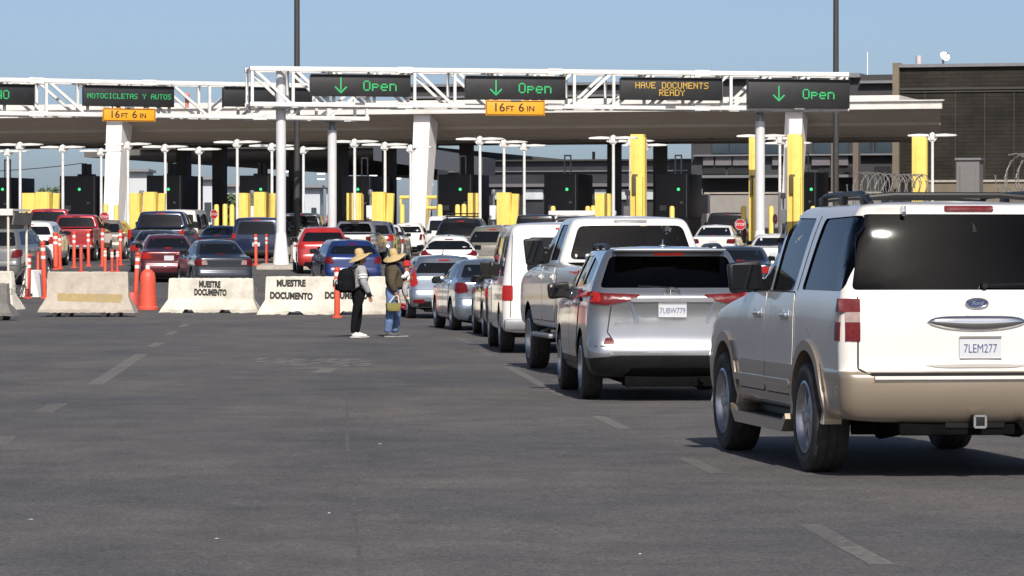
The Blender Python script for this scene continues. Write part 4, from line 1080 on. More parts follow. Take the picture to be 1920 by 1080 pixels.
for px in (213, 789, 1486, -330):
    uc = ufor(px, .2); q = MB()
    def sec(z, sh, d, w=.42): return [(uc + sh - w, .15, H(z)), (uc + sh + w, .15, H(z)), (uc + sh + w, .15 + d, H(z)), (uc + sh - w, .15 + d, H(z))]
    vs = sec(1.7, -.22, .7, .39) + sec(8.48, .08, 1.5, .43)
    q.add(vs, [[0, 1, 5, 4], [1, 2, 6, 5], [2, 3, 7, 6], [3, 0, 4, 7], [3, 2, 1, 0], [4, 5, 6, 7]])
    q.build('column', COLW, can)
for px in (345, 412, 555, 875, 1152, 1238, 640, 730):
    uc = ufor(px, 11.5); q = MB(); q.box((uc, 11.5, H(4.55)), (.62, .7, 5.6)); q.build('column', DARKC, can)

# ---- second canopy behind on the left, with lamps under it
can2 = empty('inspection_canopy', PL(-20, 62, 2.1), YAWP, 0, 'dark lower canopy standing farther back, behind the left booths', 'canopy')
a, b = ufor(158, 62) + 20, ufor(822, 62) + 20
SOFD = mat('dark_soffit', (.12, .112, .105), rough=.85, var=.15, scale=.8)
zb_ = zfor(400, 296, 62) - 2.1
q = MB(); q.box(((a + b) / 2, 45, zb_ + .35), (b - a, 90, .5)); q.build('soffit', SOFD, can2)
q = MB(); q.box(((a + b) / 2 + .8, -.15, zb_ + .45), (b - a - 1.6, .3, .5)); q.box(((a + b) / 2 + .8, -.2, zb_ + .72), (b - a - 1.4, .4, .06)); q.build('fascia', SOFD, can2)
a3 = ufor(262, 61) + 20; q = MB(); q.box(((a3 + b) / 2, -.6, zb_ + 1.35), (b - a3, .5, 1.7)); q.box(((a3 + b) / 2, -.95, zb_ + .62), (b - a3, .3, .1)); q.box(((a3 + b) / 2, -.9, zb_ + 1.3), (b - a3, .12, .08)); q.build('upper_fascia', mat('grey_brown_cladding', (.05, .047, .046), rough=.7, var=.15, scale=.6), can2)
q = MB(); q.box(((a + 12 + b) / 2, 60, zb_ - .35), (b - a - 12, 1.2, 1.5)); q.build('shade_fill_beam', DARKC, can2); q = MB(); q.box(((a + 8 + b) / 2, 30, zb_ - .2), (b - a - 8, .5, .8)); q.build('shade_fill_beam', DARKC, can2)  # dark beams added to fill in the deep shade under this canopy
for k in range(7):
    q = MB(); q.box((a + 2 + k * (b - a - 4) / 6, 40, zb_ / 2), (.7, .7, zb_)); q.build('column', DARKC, can2)
rn = random.Random(5)
for (px, py) in [(535, 322), (548, 337), (602, 326), (602, 336), (676, 325), (700, 329), (735, 322), (745, 335), (710, 351), (736, 346), (780, 336), (806, 346)]:
    d = 5.9 * 7000 / (471 - py) if py < 471 else 200
    z_ = zb_ + 2.1 + .05; d = (z_ - CH) * F / (HY - py)
    q = MB(); q.cyl((0, 0, -.05), (0, 0, .06), .32, .36, 12); o = q.build('ceiling_lamp', LAMPW, None, (X(px, d), d, z_ - .0))
    tag(o, 'small lit round lamp under the dark rear canopy', 'ceiling lamp', 'lamps under the dark rear canopy')

# ---- gantries
def gantry(name, A, B, z0, z1, label, npan, depth=1.3, flip=.5, posts=()):
    A = Vector((A[0], A[1], 0)); B = Vector((B[0], B[1], 0)); L = (B - A).length; yaw = math.atan2(B.y - A.y, B.x - A.x)
    mid = (A + B) / 2; root = empty(name, (A.x, A.y, gz(A.y)), yaw, 0, label, 'sign gantry'); g0 = gz(A.y)
    t = .075
    for (yy, nm) in ((0, 'front'), (depth, 'rear')):
        for z in (z0, z1):
            q = MB(); q.box((L / 2, yy, z - g0), (L + .16, .16, .16), bev=.02)
            for k in range(1, 4):
                q.box((L * k / 4, yy, z - g0), (.55, .21, .21))
                for j in range(5): q.cyl((L * k / 4 - .22 + .11 * j, yy - .13, z - g0 + .05), (L * k / 4 - .22 + .11 * j, yy + .13, z - g0 + .05), .022, n=6)
            q.build('chord', WHITEP, root)
    pw = L / npan
    for k in range(npan + 1):
        x = k * pw
        q = MB()
        for yy in (0, depth): q.bar((x, yy, z0 - g0), (x, yy, z1 - g0), .1, .1)
        for z in (z0, z1): q.bar((x, 0, z - g0), (x, depth, z - g0), .08, .08)
        if k < npan:
            s = 1 if (k + .5) / npan < flip else -1
            za, zb = (z1, z0) if s > 0 else (z0, z1)
            for yy in (0, depth): q.bar((x + .05, yy, za - g0), (x + pw - .05, yy, zb - g0), .1, .1)
            q.bar((x, 0 if k % 2 else depth, z1 - g0), (x + pw, depth if k % 2 else 0, z1 - g0), .07, .07)
            q.bar((x, 0 if k % 2 else depth, z0 - g0), (x + pw, depth if k % 2 else 0, z0 - g0), .07, .07)
        q.build('lattice_frame', WHITEP, root)
    for (x, through) in posts:
        gx = A + (B - A).normalized() * x; gg = gz(gx.y) - g0
        zt = (z1 if through else z0) - g0
        q = MB(); q.cyl((x, depth / 2, gg), (x, depth / 2, zt - .45), .175, .175, 24)
        if through: q.cyl((x, depth / 2, zt - 1.9), (x, depth / 2, zt), .17, .17, 20)
        p = q.build('column', mat('column_grey_paint', (.6, .6, .61), rough=.4, var=.05, scale=2, dirt=.1), root)
        q = MB(); q.cyl((x, depth / 2, z0 - g0 - .46), (x, depth / 2, z0 - g0 - .1), .16, .12, 16); q.box((x, depth / 2, z0 - g0 - .1), (.5, depth, .08)); q.build('bracket', GREYM, p)
        q = MB(); q.lathe([(.29, 0), (.27, .3), (.19, 1.05), (.176, 1.15)], 12, 'z', (x, depth / 2, gg + .12)); q.build('base', COLW, p)
    return root
GA, GB = (X(473, 131), 131.0), (X(1587, 135.5), 135.5)
gl = Vector((GB[0] - GA[0], GB[1] - GA[1])).length
def gx_for(px, A, B):
    A = Vector(A); B = Vector(B); t = (px - 960) / F; D = B - A
    s = (t * A.y - A.x) / (D.x - t * D.y); return s * D.length, A + D * s
gantry('sign_gantry', GA, GB, 6.78, 8.03, 'long white truss gantry in front carrying three open lane signs', 15, posts=((gx_for(532, GA, GB)[0], True), (gx_for(1434, GA, GB)[0], False)))
HA, HB = (X(-150, 138.4), 138.4), (X(688, 145.5), 145.5)
gantry('sign_gantry', HA, HB, 6.78, 8.03, 'white truss gantry on the left, behind the longer one', 11, flip=.62, posts=((gx_for(634, HA, HB)[0], False),))

FONT = {'M': '10001 11011 10101 10101 10001 10001 10001', 'O': '01110 10001 10001 10001 10001 10001 01110', 'T': '11111 00100 00100 00100 00100 00100 00100',
 'C': '01110 10001 10000 10000 10000 10001 01110', 'I': '01110 00100 00100 00100 00100 00100 01110', 'L': '10000 10000 10000 10000 10000 10000 11111', 'E': '11111 10000 10000 11110 10000 10000 11111',
 'A': '01110 10001 10001 11111 10001 10001 10001', 'S': '01111 10000 10000 01110 00001 00001 11110', 'Y': '10001 10001 01010 00100 00100 00100 00100', 'U': '10001 10001 10001 10001 10001 10001 01110',
 'H': '10001 10001 10001 11111 10001 10001 10001', 'V': '10001 10001 10001 10001 10001 01010 00100', 'D': '11110 10001 10001 10001 10001 10001 11110', 'N': '10001 11001 10101 10101 10011 10001 10001',
 'R': '11110 10001 10001 11110 10100 10010 10001', 'p': '00000 00000 11110 10001 11110 10000 10000', 'e': '00000 00000 01110 10001 11111 10000 01110', 'n': '00000 00000 11110 10001 10001 10001 10001', ' ': '00000 ' * 7}
def led(q, txt, cx, cz, px, y):
    n = len(txt) * 6 - 1
    for i, ch in enumerate(txt):
        for r, row in enumerate(FONT[ch].split()):
            for c, bit in enumerate(row):
                if bit == '1':
                    x = cx + (i * 6 + c - n / 2 + .5) * px; z = cz + (3 - r) * px
                    q.box((x, y, z), (px * .93, .012, px * .93))
def vms(px0, px1, py0, py1, A, B, label, content):
    s0, a = gx_for(px0, A, B); s1, b = gx_for(px1, A, B)
    yaw = math.atan2(B[1] - A[1], B[0] - A[0]); nrm = Vector((math.sin(yaw), -math.cos(yaw)))
    c = (a + b) / 2 + nrm * .2; w = s1 - s0; z0, z1 = Z(py1, c.y), Z(py0, c.y); h = z1 - z0
    root = empty('message_sign', (c.x, c.y, z0), yaw, 0, label, 'electronic sign', 'electronic message signs on the gantries')
    q = MB(); q.box((0, 0, h / 2), (w, .28, h), bev=.02); q.build('housing', SIGNB, root)
    q = MB(); q.box((0, -.19, h + .005), (w, .12, .03)); q.build('sun_hood', SIGNB, root)
    q = MB(); q.box((0, -.15, -.03), (w * .1, .06, .05)); q.build('sensor', GREYM, root)
    content(root, w, h, -.147)
    return root
def open_(dx):
    def f(root, w, h, y):
        q = MB(); led(q, 'Open', w * .19 + dx, h * .5, .052, y); q.build('lettering', GREENL, root)
        q = MB(); cx = -w * .2 + dx; cz = h * .5; a = .02
        q.box((cx, y, cz + .05), (.045, .012, .46)); 
        for sg in (-1, 1):
            q.box((cx + sg * .1, y, cz - .15), (.3, .012, .05), Matrix.Rotation(-sg * R(45), 3, 'Y'))
        q.build('arrow', GREENL, root)
    return f
def text_(lines, m, px, gap=.0):
    def f(root, w, h, y):
        q = MB()
        for i, t in enumerate(lines): led(q, t, gap, h * .5 + ((len(lines) - 1) / 2 - i) * px * 8, px, y)
        q.build('lettering', m, root)
    return f
vms(580, 767, 141, 181, GA, GB, 'open lane sign with green arrow, leftmost on the front gantry', open_(0))
vms(870, 1057, 144, 187, GA, GB, 'open lane sign with green arrow, above the yellow height plate', open_(0))
vms(1160, 1350, 147, 188, GA, GB, 'black sign with amber words HAVE DOCUMENTS READY', text_(['HAVE DOCUMENTS', 'READY'], AMBERL, .0325))
vms(1398, 1588, 150, 203, GA, GB, 'open lane sign with green arrow, at the right end of the gantry', open_(0))
vms(-130, 61, 158, 196, HA, HB, 'black sign with green letters cut off by the left edge', lambda root, w, h, y: text_(["NO"], GREENL, .0478, .7)(root, w, h, y))
vms(153, 322, 162, 200, HA, HB, 'black sign with green words MOTOCICLETAS Y AUTOS', text_(['MOTOCICLETAS Y AUTOS'], GREENL, .0278))
vms(415, 580, 165, 201, HA, HB, 'blank black sign behind the left end of the front gantry', lambda *a: None)
def height_sign(px0, px1, py0, py1, A, B, label):
    s0, a = gx_for(px0, A, B); s1, b = gx_for(px1, A, B); yaw = math.atan2(B[1] - A[1], B[0] - A[0]); nrm = Vector((math.sin(yaw), -math.cos(yaw)))
    c = (a + b) / 2 + nrm * .32; w = s1 - s0; z0, z1 = Z(py1, c.y), Z(py0, c.y); h = z1 - z0
    root = empty('clearance_sign', (c.x, c.y, z0), yaw, 0, label, 'height sign', 'yellow clearance signs')
    q = MB(); q.box((0, 0, h / 2), (w, .03, h), bev=.008); q.build('panel', SIGNY, root)
    q = MB(); e = .035
    for (a_, b_) in (((-w/2+e, -.018, e), (w/2-e, -.018, e)), ((-w/2+e, -.018, h-e), (w/2-e, -.018, h-e)), ((-w/2+e, -.018, e), (-w/2+e, -.018, h-e)), ((w/2-e, -.018, e), (w/2-e, -.018, h-e))): q.bar(a_, b_, .022, .022)
    q.build('border', SIGNK, root)
    for (t, sz, x, dz) in (('16', h * .78, -w * .275, 0), ('FT', h * .5, -w * .09, -.035), ('6', h * .78, w * .1, 0), ('IN', h * .5, w * .26, -.035)):
        q = MB(); vs, fs = text_geo(t, sz, sx=1.05, off=.006); q.add([(x + a_, -.019, h / 2 + dz + b_) for a_, b_ in vs], fs); q.build('lettering', SIGNK, root, fix=False, sharp=None)
    q = MB(); q.bar((-w * .3, .1, h * .5), (-w * .3, .1, h + .3), .05, .05); q.bar((w * .3, .1, h * .5), (w * .3, .1, h + .3), .05, .05); q.build('hanger', GREYM, root)
height_sign(907, 1018, 188, 217, GA, GB, 'yellow clearance plate 16 FT 6 IN on the front gantry')
height_sign(188, 287, 203, 228, HA, HB, 'yellow clearance plate 16 FT 6 IN on the left gantry')
_, p = gx_for(350, HA, HB); q = MB(); q.lathe([(.0, 0), (.07, 0), (.075, .3), (.1, .42), (.1, .52), (.05, .58), (0, .59)], 12)
tag(q.build('plastic_marker', mat('salmon_plastic', (.62, .2, .16), rough=.5), None, (p.x, p.y + .2, 7.1)), 'salmon pink plastic marker hanging in the left gantry lattice', 'marker')

# ---- lane lamps: white T-shaped posts
def lamp_post():
    root = empty('lane_lamp', (0, 0, 0), 0)
    q = MB(); q.cyl((0, 0, 0), (0, 0, 4.85), .075, .06, 12); q.build('post', WHITEP, root)
    q = MB(); q.box((0, 0, 4.82), (.2, .2, .3), bev=.03)
    q.prism([(-.3, 4.84), (.3, 4.84), (.08, 4.62), (-.08, 4.62)], -.05, .05, 'y'); q.cyl((0, 0, 4.9), (0, 0, 5.0), .05, .04); q.build('head', WHITEP, root)
    for s in (-1, 1):
        q = MB(); q.prism([(s*.15, 4.83), (s*.15, 4.92), (s*.55, 4.94), (s*1.0, 4.91), (s*1.06, 4.87), (s*1.0, 4.84), (s*.55, 4.83)], -.16, .16, 'y'); q.build('lamp_arm', WHITEP, root)
    return root
def copy_tree(o, parent=None):
    c = o.copy(); COL.objects.link(c)
    if parent: c.parent = parent; c.matrix_parent_inverse = o.matrix_parent_inverse
    for ch in list(o.children): copy_tree(ch, c)
    return c
rows = [(-25, 'near', [(38, 266), (240, 265), (445, 261), (665, 260), (900, 255), (1150, 253), (1428, 249)]),
        (-20, 'middle', [(118, 271), (310, 270), (510, 268), (722, 266), (945, 261), (1182, 259), (1462, 254), (1748, 248)]),
        (-14, 'far', [(15, 279), (190, 278), (374, 275), (569, 274), (770, 271), (983, 268), (1210, 267), (1478, 263)])]
lp = lamp_post(); first = True
beside = {38: 'leftmost lane lamp of the near row', 240: 'lane lamp of the near row beside the white canopy column on the left', 445: 'near-row lane lamp between the left yellow guards and the front gantry column', 665: 'near-row lane lamp right of the rear gantry column',
  900: 'near-row lane lamp with arms right of the middle canopy column', 1150: 'near-row lane lamp left of the tall yellow guard', 1428: 'near-row lane lamp hidden behind the right gantry column',
  118: 'middle-row lane lamp in front of the leftmost whole booth', 310: 'middle-row lane lamp in front of the second booth from left', 510: 'middle-row lane lamp just left of the front gantry column', 722: 'middle-row lane lamp above a yellow guard, left of the middle canopy column',
  945: 'middle-row lane lamp above the yellow guard right of the middle canopy column', 1182: 'middle-row lane lamp touching the tall yellow guard', 1462: 'middle-row lane lamp right of the right gantry column', 1748: 'single lane lamp at the far right end of the canopy',
  15: 'far-row lane lamp at the left picture edge', 190: 'far-row lane lamp touching the left white canopy column', 374: 'far-row lane lamp with open sky behind its foot', 569: 'far-row lane lamp right of the front gantry column', 770: 'far-row lane lamp touching the middle white canopy column',
  983: 'far-row lane lamp in front of the open sky gap', 1210: 'far-row lane lamp right of the tall yellow guard', 1478: 'far-row lane lamp before the right canopy column'}
for v_, nm, L_ in rows:
    for px, py in L_:
        o = lp if first else copy_tree(lp); first = False
        p = PL(ufor(px, v_), v_); g_ = gz(p.y); zt = Z(py, p.y)
        o.location = (p.x, p.y, g_); s = (zt - g_) / 5.0; o.scale = (1, 1, s); o.rotation_euler = (0, 0, YAWP)
        tag(o, beside[px], 'lane lamp', 'white T-shaped lane lamps')

# ---- yellow steel guards
def guard(x0, x1, py, v, label, tall=False, brace=None):
    uc = ufor((x0 + x1) / 2, v); p = PL(uc, v); g_ = gz(p.y); w = width(x0, x1, v); h = Z(py, p.y) - g_
    root = empty('yellow_guard', p * 1.0, YAWP, 0, label, 'steel guard', 'yellow steel guards on the lane islands'); root.location.z = g_
    q = MB(); q.box((0, 0, h / 2), (w, .5, h), bev=.02)
    q.build('plate', YELLOW, root)
    q = MB(); q.box((w * .5 + .02, .03, h * .49), (.06, .4, h * .97)); q.box((-w * .18, -.262, h * .45), (.03, .02, h * .88)); q.build('rib', YELLOW, root)
    if tall:
        q = MB(); q.box((w * .28, -.36, h * .33), (w * .5, .2, h * .66), bev=.02); q.build('bollard', YELLOW, root)
        q = MB(); q.box((-w * .1, -.32, h * .6), (w * .42, .12, h * .16), bev=.03); q.build('sensor_box', mat('olive_box', (.09, .075, .035), rough=.6), root)
    if brace:
        q = MB(); ub = width((x0 + x1) / 2, brace, v); q.bar((ub, 0, 0), (ub + .12, .0, h * .98), .16, .3); q.build('brace', YELLOW, root)
    q = MB(); q.box((0, 0, .09), (w + .3, .9, .18), bev=.02); q.build('footing', CONC, root)
    return root
gd = [(45, 68, 362, None, 'yellow guard at far left, left one of the leftmost pair'), (71, 93, 360, 102, 'yellow guard with brace, right one of the leftmost pair'),
      (243, 262, 362, None, 'plain yellow guard right of the left white canopy column'), (272, 292, 360, 300, 'braced yellow guard beside the near-row lamp right of the left column'),
      (447, 465, 362, None, 'plain yellow guard left of the front gantry column'), (479, 499, 360, 507, 'orange-yellow braced guard just left of the front gantry column'),
      (653, 677, 362, None, 'yellow guard right of the rear gantry column, with a dark groove'), (700, 722, 360, 728, 'braced yellow guard left of the middle canopy column'),
      (880, 898, 362, None, 'yellow guard under a near-row lamp, right of the middle canopy column'), (934, 957, 361, 962, 'scuffed braced yellow guard in the middle of the plaza'),
      (1118, 1144, 363, None, 'short yellow guard left of the tallest yellow guard')]
for x0, x1, py, br, lb in gd: guard(x0, x1, py, -15 if x1 < 100 else -23, lb, brace=br)
guard(1184, 1208, 252, -23, 'tall yellow guard with olive box, left of the right gantry column', True)
guard(1406, 1425, 255, -23, 'tall yellow guard touching the right gantry column on its left', True)
guard(1478, 1503, 252, -23, 'tall yellow guard right of the right gantry column', True)
guard(1711, 1736, 252, -14, 'tall plain yellow guard standing alone before the brick building')
# ---- short bollards
bl = [(198, 382, 'by the left white canopy column'), (218, 384, 'shaded, right of the left canopy column foot'), (406, 383, 'left one of the three before the dark column'), (422, 382, 'middle one of the three before the dark column'), (435, 383, 'right one of the three before the dark column'),
      (754, 383, 'left of the middle canopy column foot'), (825, 383, 'right of the middle canopy column, alone'), (858, 383, 'left of a close pair above the black SUV'), (870, 382, 'right of a close pair above the black SUV'), (966, 385, 'right of the scuffed yellow guard'),
      (1037, 386, 'before the booth behind the black off-roader'), (1102, 386, 'left of a close pair left of a short yellow guard'), (1112, 385, 'right of a close pair left of a short yellow guard'), (1260, 386, 'before the booth right of the tall guard'), (1394, 386, 'behind the stop sign on the right'), (1446, 386, 'right of the right gantry column'), (1524, 386, 'rightmost, left of the white SUV roof')]
for px, py, lb in bl:
    v_ = -9 if px != 1394 else -20
    p = PL(ufor(px, v_), v_); g_ = gz(p.y); h = Z(py, p.y) - g_
    q = MB(); q.lathe([(0, 0), (.12, 0), (.12, h - .1), (.09, h - .02), (0, h)], 14)
    tag(q.build('yellow_bollard', YELLOW, None, (p.x, p.y, g_)), 'round yellow bollard ' + lb, 'bollard', 'round yellow bollards')
# ---- white reader cabinets
for px, py, lb in [(265, 386, 'right of the left canopy column'), (472, 386, 'left of the front gantry column'), (694, 385, 'right of the rear gantry column'), (925, 385, 'in the middle of the plaza'), (1176, 386, 'left of the tallest yellow guard'), (1468, 392, 'right of the right gantry column')]:
    p = PL(ufor(px, -21), -21); g_ = gz(p.y); z_ = Z(py, p.y) - g_
    root = empty('reader_cabinet', (p.x, p.y, g_), YAWP, 0, 'white reader cabinet on a grey post ' + lb, 'cabinet', 'white reader cabinets between the yellow guards')
    q = MB(); q.box((0, 0, z_ - .32), (.27, .3, .62), bev=.03); q.build('cabinet', COLW, root)
    q = MB(); q.cyl((0, 0, 0), (0, 0, z_ - .62), .06); q.cyl((0, .05, z_), (0, .05, z_ + .5), .05); q.build('post', GREYM, root)
    q = MB(); q.lathe([(0, -.1), (.1, -.1), (.12, 0), (.1, .14), (0, .16)], 12, 'z', (0, .05, z_ + .55)); q.build('camera', GREYM, root)
# ---- stop signs
STOPR = mat('stop_sign_red', (.42, .015, .02), rough=.4, var=.05)
for px, py, r, v_, lb in [(196, 407, .22, -24, 'small stop sign half hidden by the tan crossover roof'), (401, 402, .21, -22, 'stop sign above the dark blue sedan'), (617, 411, .22, -26, 'stop sign beside the rear gantry column'), (1388, 421, .23, -25, 'stop sign clearly seen left of the tall guard'), (1453, 411, .22, -20, 'stop sign right of the right gantry column')]:
    p = PL(ufor(px, v_), v_); g_ = gz(p.y); z_ = Z(py, p.y) - g_; yw = {1388: -.15, 617: R(45), 1453: R(60), 401: R(42)}.get(px, YAWP)
    root = empty('stop_sign', (p.x, p.y, g_), yw, 0, lb, 'stop sign', 'red stop signs at the lanes')
    q = MB(); q.prism([(r / math.cos(R(22.5)) * math.cos(R(22.5 + 45 * k)), z_ + r / math.cos(R(22.5)) * math.sin(R(22.5 + 45 * k))) for k in range(8)], -.01, .01, 'y'); b_ = q.build('panel', STOPR, root)
    q = MB(); vs, fs = text_geo('STOP', r * .72, off=.004); q.add([(a_, -.014, z_ + c_) for a_, c_ in vs], fs); q.build('lettering', PLATE, b_, fix=False, sharp=None)
    q = MB(); q.tube([(r / math.cos(R(22.5)) * .95 * math.cos(R(22.5 + 45 * k)), -.012, z_ + r / math.cos(R(22.5)) * .95 * math.sin(R(22.5 + 45 * k))) for k in range(8)], .012, 5, True); q.build('border', PLATE, b_)
    q = MB(); q.cyl((0, .04, 0), (0, .04, z_ + r), .03); q.build('post', GREYM, root)
# ---- booths
for k, (x0, x1, py, gx, ch) in enumerate([(-30, 22, 333, 5, 0), (112, 181, 330, 149, 1), (275, 342, 329, 316, 1), (449, 507, 329, 489, 1), (641, 697, 330, 671, 0), (822, 886, 327, 863, 0), (1020, 1083, 326, 1063, 0), (1229, 1291, 326, 1272, 0), (1466, 1532, 323, 1521, 0)]):
    v_ = 7; uc = ufor((x0 + x1) / 2, v_); p = PL(uc, v_); g_ = gz(p.y); w = width(x0, x1, v_); zt = Z(py, p.y) - g_
    lb = ['dark booth cut off by the left picture edge', 'dark booth with stack on its roof, left of the left white canopy column', 'dark booth behind the second yellow guard pair from left', 'dark booth above the guards left of the front gantry column', 'dark booth between the rear gantry column and middle canopy column',
          'dark booth just right of the middle canopy column', 'dark booth beneath the wide sky gap', 'dark booth between the tall yellow guards', 'dark booth farthest right, right of the right canopy column'][k]
    root = empty('inspection_booth', (p.x, p.y, g_), YAWP, 0, lb, 'booth', 'dark inspection booths under the canopy')
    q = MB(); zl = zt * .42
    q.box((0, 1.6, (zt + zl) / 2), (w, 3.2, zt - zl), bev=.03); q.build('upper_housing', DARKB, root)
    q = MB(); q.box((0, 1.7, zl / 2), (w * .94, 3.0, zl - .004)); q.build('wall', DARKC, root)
    q = MB(); q.box((-.05, .19, zl * .66), (w * .6, .02, zl * .5)); wn_ = q.build('window', GLASSB, root)
    q = MB()
    for a_, b_ in (((-.05 - w*.3, .17, zl*.41), (-.05 + w*.3, .17, zl*.41)), ((-.05 - w*.3, .17, zl*.91), (-.05 + w*.3, .17, zl*.91)), ((-.05 - w*.3, .17, zl*.41), (-.05 - w*.3, .17, zl*.91)), ((-.05 + w*.3, .17, zl*.41), (-.05 + w*.3, .17, zl*.91))): q.bar(a_, b_, .06, .05)
    q.build('frame', GREYM, wn_)
    q = MB(); q.box((w * .3, -.06, zt * .62), (.16, .14, .12), bev=.02); q.cyl((w * .3, -.13, zt * .62), (w * .3, -.2, zt * .62), .05); q.build('camera', GREYM, root)
    q = MB(); q.box((-w * .27, -.012, zt * .55), (.34, .02, .26)); q.build('notice_panel', PANELW, root)
    q = MB(); q.cyl((w * .44, -.03, zl), (w * .44, -.03, zt), .025, n=8); q.build('conduit', GREYM, root)
    q = MB(); gu = ufor(gx, v_) - uc; gzz = Z(355, p.y) - g_
    q.lathe([(0, -.05), (.07, -.04), (.085, 0), (0, .01)], 12, 'y', (gu, -.0, gzz)); q.build('signal_light', GREENS, root)
    q = MB(); q.box((gu, .02, gzz), (.3, .06, .75)); q.build('signal_housing', SIGNB, root)
    if ch:
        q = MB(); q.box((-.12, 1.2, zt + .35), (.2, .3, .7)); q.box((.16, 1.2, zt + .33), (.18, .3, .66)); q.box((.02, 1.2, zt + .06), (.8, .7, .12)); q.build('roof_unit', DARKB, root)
    else:
        q = MB(); q.box((-.1, 1.2, zt + .5), (.06, .08, 1.0)); q.box((.22, 1.2, zt + .5), (.06, .08, 1.0)); q.box((.06, 1.2, zt + .97), (.38, .1, .08)); q.build('conduit', GREYM, root)
    q = MB(); q.box((0, -10, .09), (1.5, 24, .18), bev=.03)
    tag(q.build('lane_island', CONC, None, (p.x, p.y, g_ - .05), (0, 0, YAWP)), kind='structure')
# lane barrier arms by the middle column
for px0, px1, py in [(750, 768, 370), (800, 819, 370), (800, 819, 390)]:
    v_ = -4; p = PL(ufor((px0 + px1) / 2, v_), v_); z_ = Z(py, p.y); w = width(px0, px1, v_); g_ = gz(p.y)
    root = empty('barrier_arm', (p.x, p.y, g_), YAWP, 0, {(750, 370): 'yellow horizontal rail left of the middle canopy column', (800, 370): 'upper yellow rail right of the middle canopy column', (800, 390): 'lower yellow rail right of the middle canopy column'}[(px0, py)], 'rail', 'yellow rails at the middle column')
    q = MB(); q.cyl((-w / 2, 0, z_ - g_), (w / 2, 0, z_ - g_), .09, n=10); q.build('rail', YELLOW, root)
    q = MB(); q.box((-w / 2 + .05, 0, (z_ - g_) / 2), (.1, .1, z_ - g_)); q.build('post', YELLOW, root)

# ---- tall dark light poles
for px, d, wpx, lb in [(557, 150, 11, 'tall dark light pole rising behind the left end of the front gantry'), (1567, 172, 11, 'tall dark light pole rising behind the right end of the front gantry')]:
    r = wpx / F * d / 2; root = empty('light_pole', at(px, d), 0, 0, lb, 'light pole', 'tall dark light poles')
    q = MB(); q.cyl((0, 0, 0), (0, 0, 24), r * 1.1, r * .75, 16); q.build('mast', DARKC, root)
    q = MB(); q.box((0, 0, 24), (2.2, .3, .2)); q.box((-1, -.1, 24.1), (.5, .5, .3)); q.box((1, -.1, 24.1), (.5, .5, .3)); q.build('floodlights', DARKC, root)
    q = MB(); q.cyl((0, 0, 0), (0, 0, .6), .4, .4, 16); q.build('footing', CONC, root)
# ------------------------------------------------------------------ buildings behind
def brickmat():
    m = bpy.data.materials.new('brown_split_block'); m.use_nodes = True; nt = m.node_tree; b = nt.nodes['Principled BSDF']
    tc = nt.nodes.new('ShaderNodeTexCoord'); mp = nt.nodes.new('ShaderNodeMapping'); mp.inputs['Rotation'].default_value = (math.pi / 2, 0, 0)
    nt.links.new(tc.outputs['Object'], mp.inputs[0])
    br = nt.nodes.new('ShaderNodeTexBrick'); br.inputs['Scale'].default_value = 1.0; br.inputs['Brick Width'].default_value = .8; br.inputs['Row Height'].default_value = .2; br.inputs['Mortar Size'].default_value = .012
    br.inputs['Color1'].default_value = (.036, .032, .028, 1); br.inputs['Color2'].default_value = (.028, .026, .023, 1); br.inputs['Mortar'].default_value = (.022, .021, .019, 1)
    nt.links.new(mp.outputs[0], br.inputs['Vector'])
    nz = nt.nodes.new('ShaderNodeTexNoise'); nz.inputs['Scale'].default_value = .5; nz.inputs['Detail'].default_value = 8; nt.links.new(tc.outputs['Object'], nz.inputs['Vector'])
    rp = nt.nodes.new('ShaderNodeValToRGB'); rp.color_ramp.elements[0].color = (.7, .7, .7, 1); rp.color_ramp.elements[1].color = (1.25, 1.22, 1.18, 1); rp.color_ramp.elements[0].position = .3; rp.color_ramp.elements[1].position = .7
    nt.links.new(nz.outputs['Fac'], rp.inputs[0])
    mx = nt.nodes.new('ShaderNodeMix'); mx.data_type = 'RGBA'; mx.blend_type = 'MULTIPLY'; mx.inputs[0].default_value = 1
    nt.links.new(br.outputs[0], mx.inputs[6]); nt.links.new(rp.outputs[0], mx.inputs[7]); nt.links.new(mx.outputs[2], b.inputs['Base Color'])
    b.inputs['Roughness'].default_value = .9; b.inputs['Specular IOR Level'].default_value = .08
    bp = nt.nodes.new('ShaderNodeBump'); bp.inputs['Strength'].default_value = .6; bp.inputs['Distance'].default_value = .03
    nt.links.new(br.outputs['Fac'], bp.inputs['Height']); nt.links.new(bp.outputs[0], b.inputs['Normal'])
    return m
BRICK = brickmat()
TANW = mat('tan_pilaster', (.17, .14, .1), rough=.85, var=.1, scale=2, dirt=.15)
PINKP = mat('pale_stack_paint', (.5, .46, .46), rough=.6)
WALLC = mat('site_concrete_wall', (.3, .28, .26), rough=.9, var=.1, scale=1.2, dirt=.2)
def Bx(q, px0, px1, py0, py1, v, d, root_z):      # a box given by the photo edges on plane v
    a, b = ufor(px0, v), ufor(px1, v); p = PL((a + b) / 2, v)
    z0, z1 = Z(py1, p.y), Z(py0, p.y)
    q.box(((a + b) / 2, v + d / 2, (z0 + z1) / 2 - root_z), (b - a, d, z1 - z0))
    return (a, b, z0, z1)
def broot(name, label, cat): return empty(name, PL(0, 0, 2.0), YAWP, 0, label, cat)

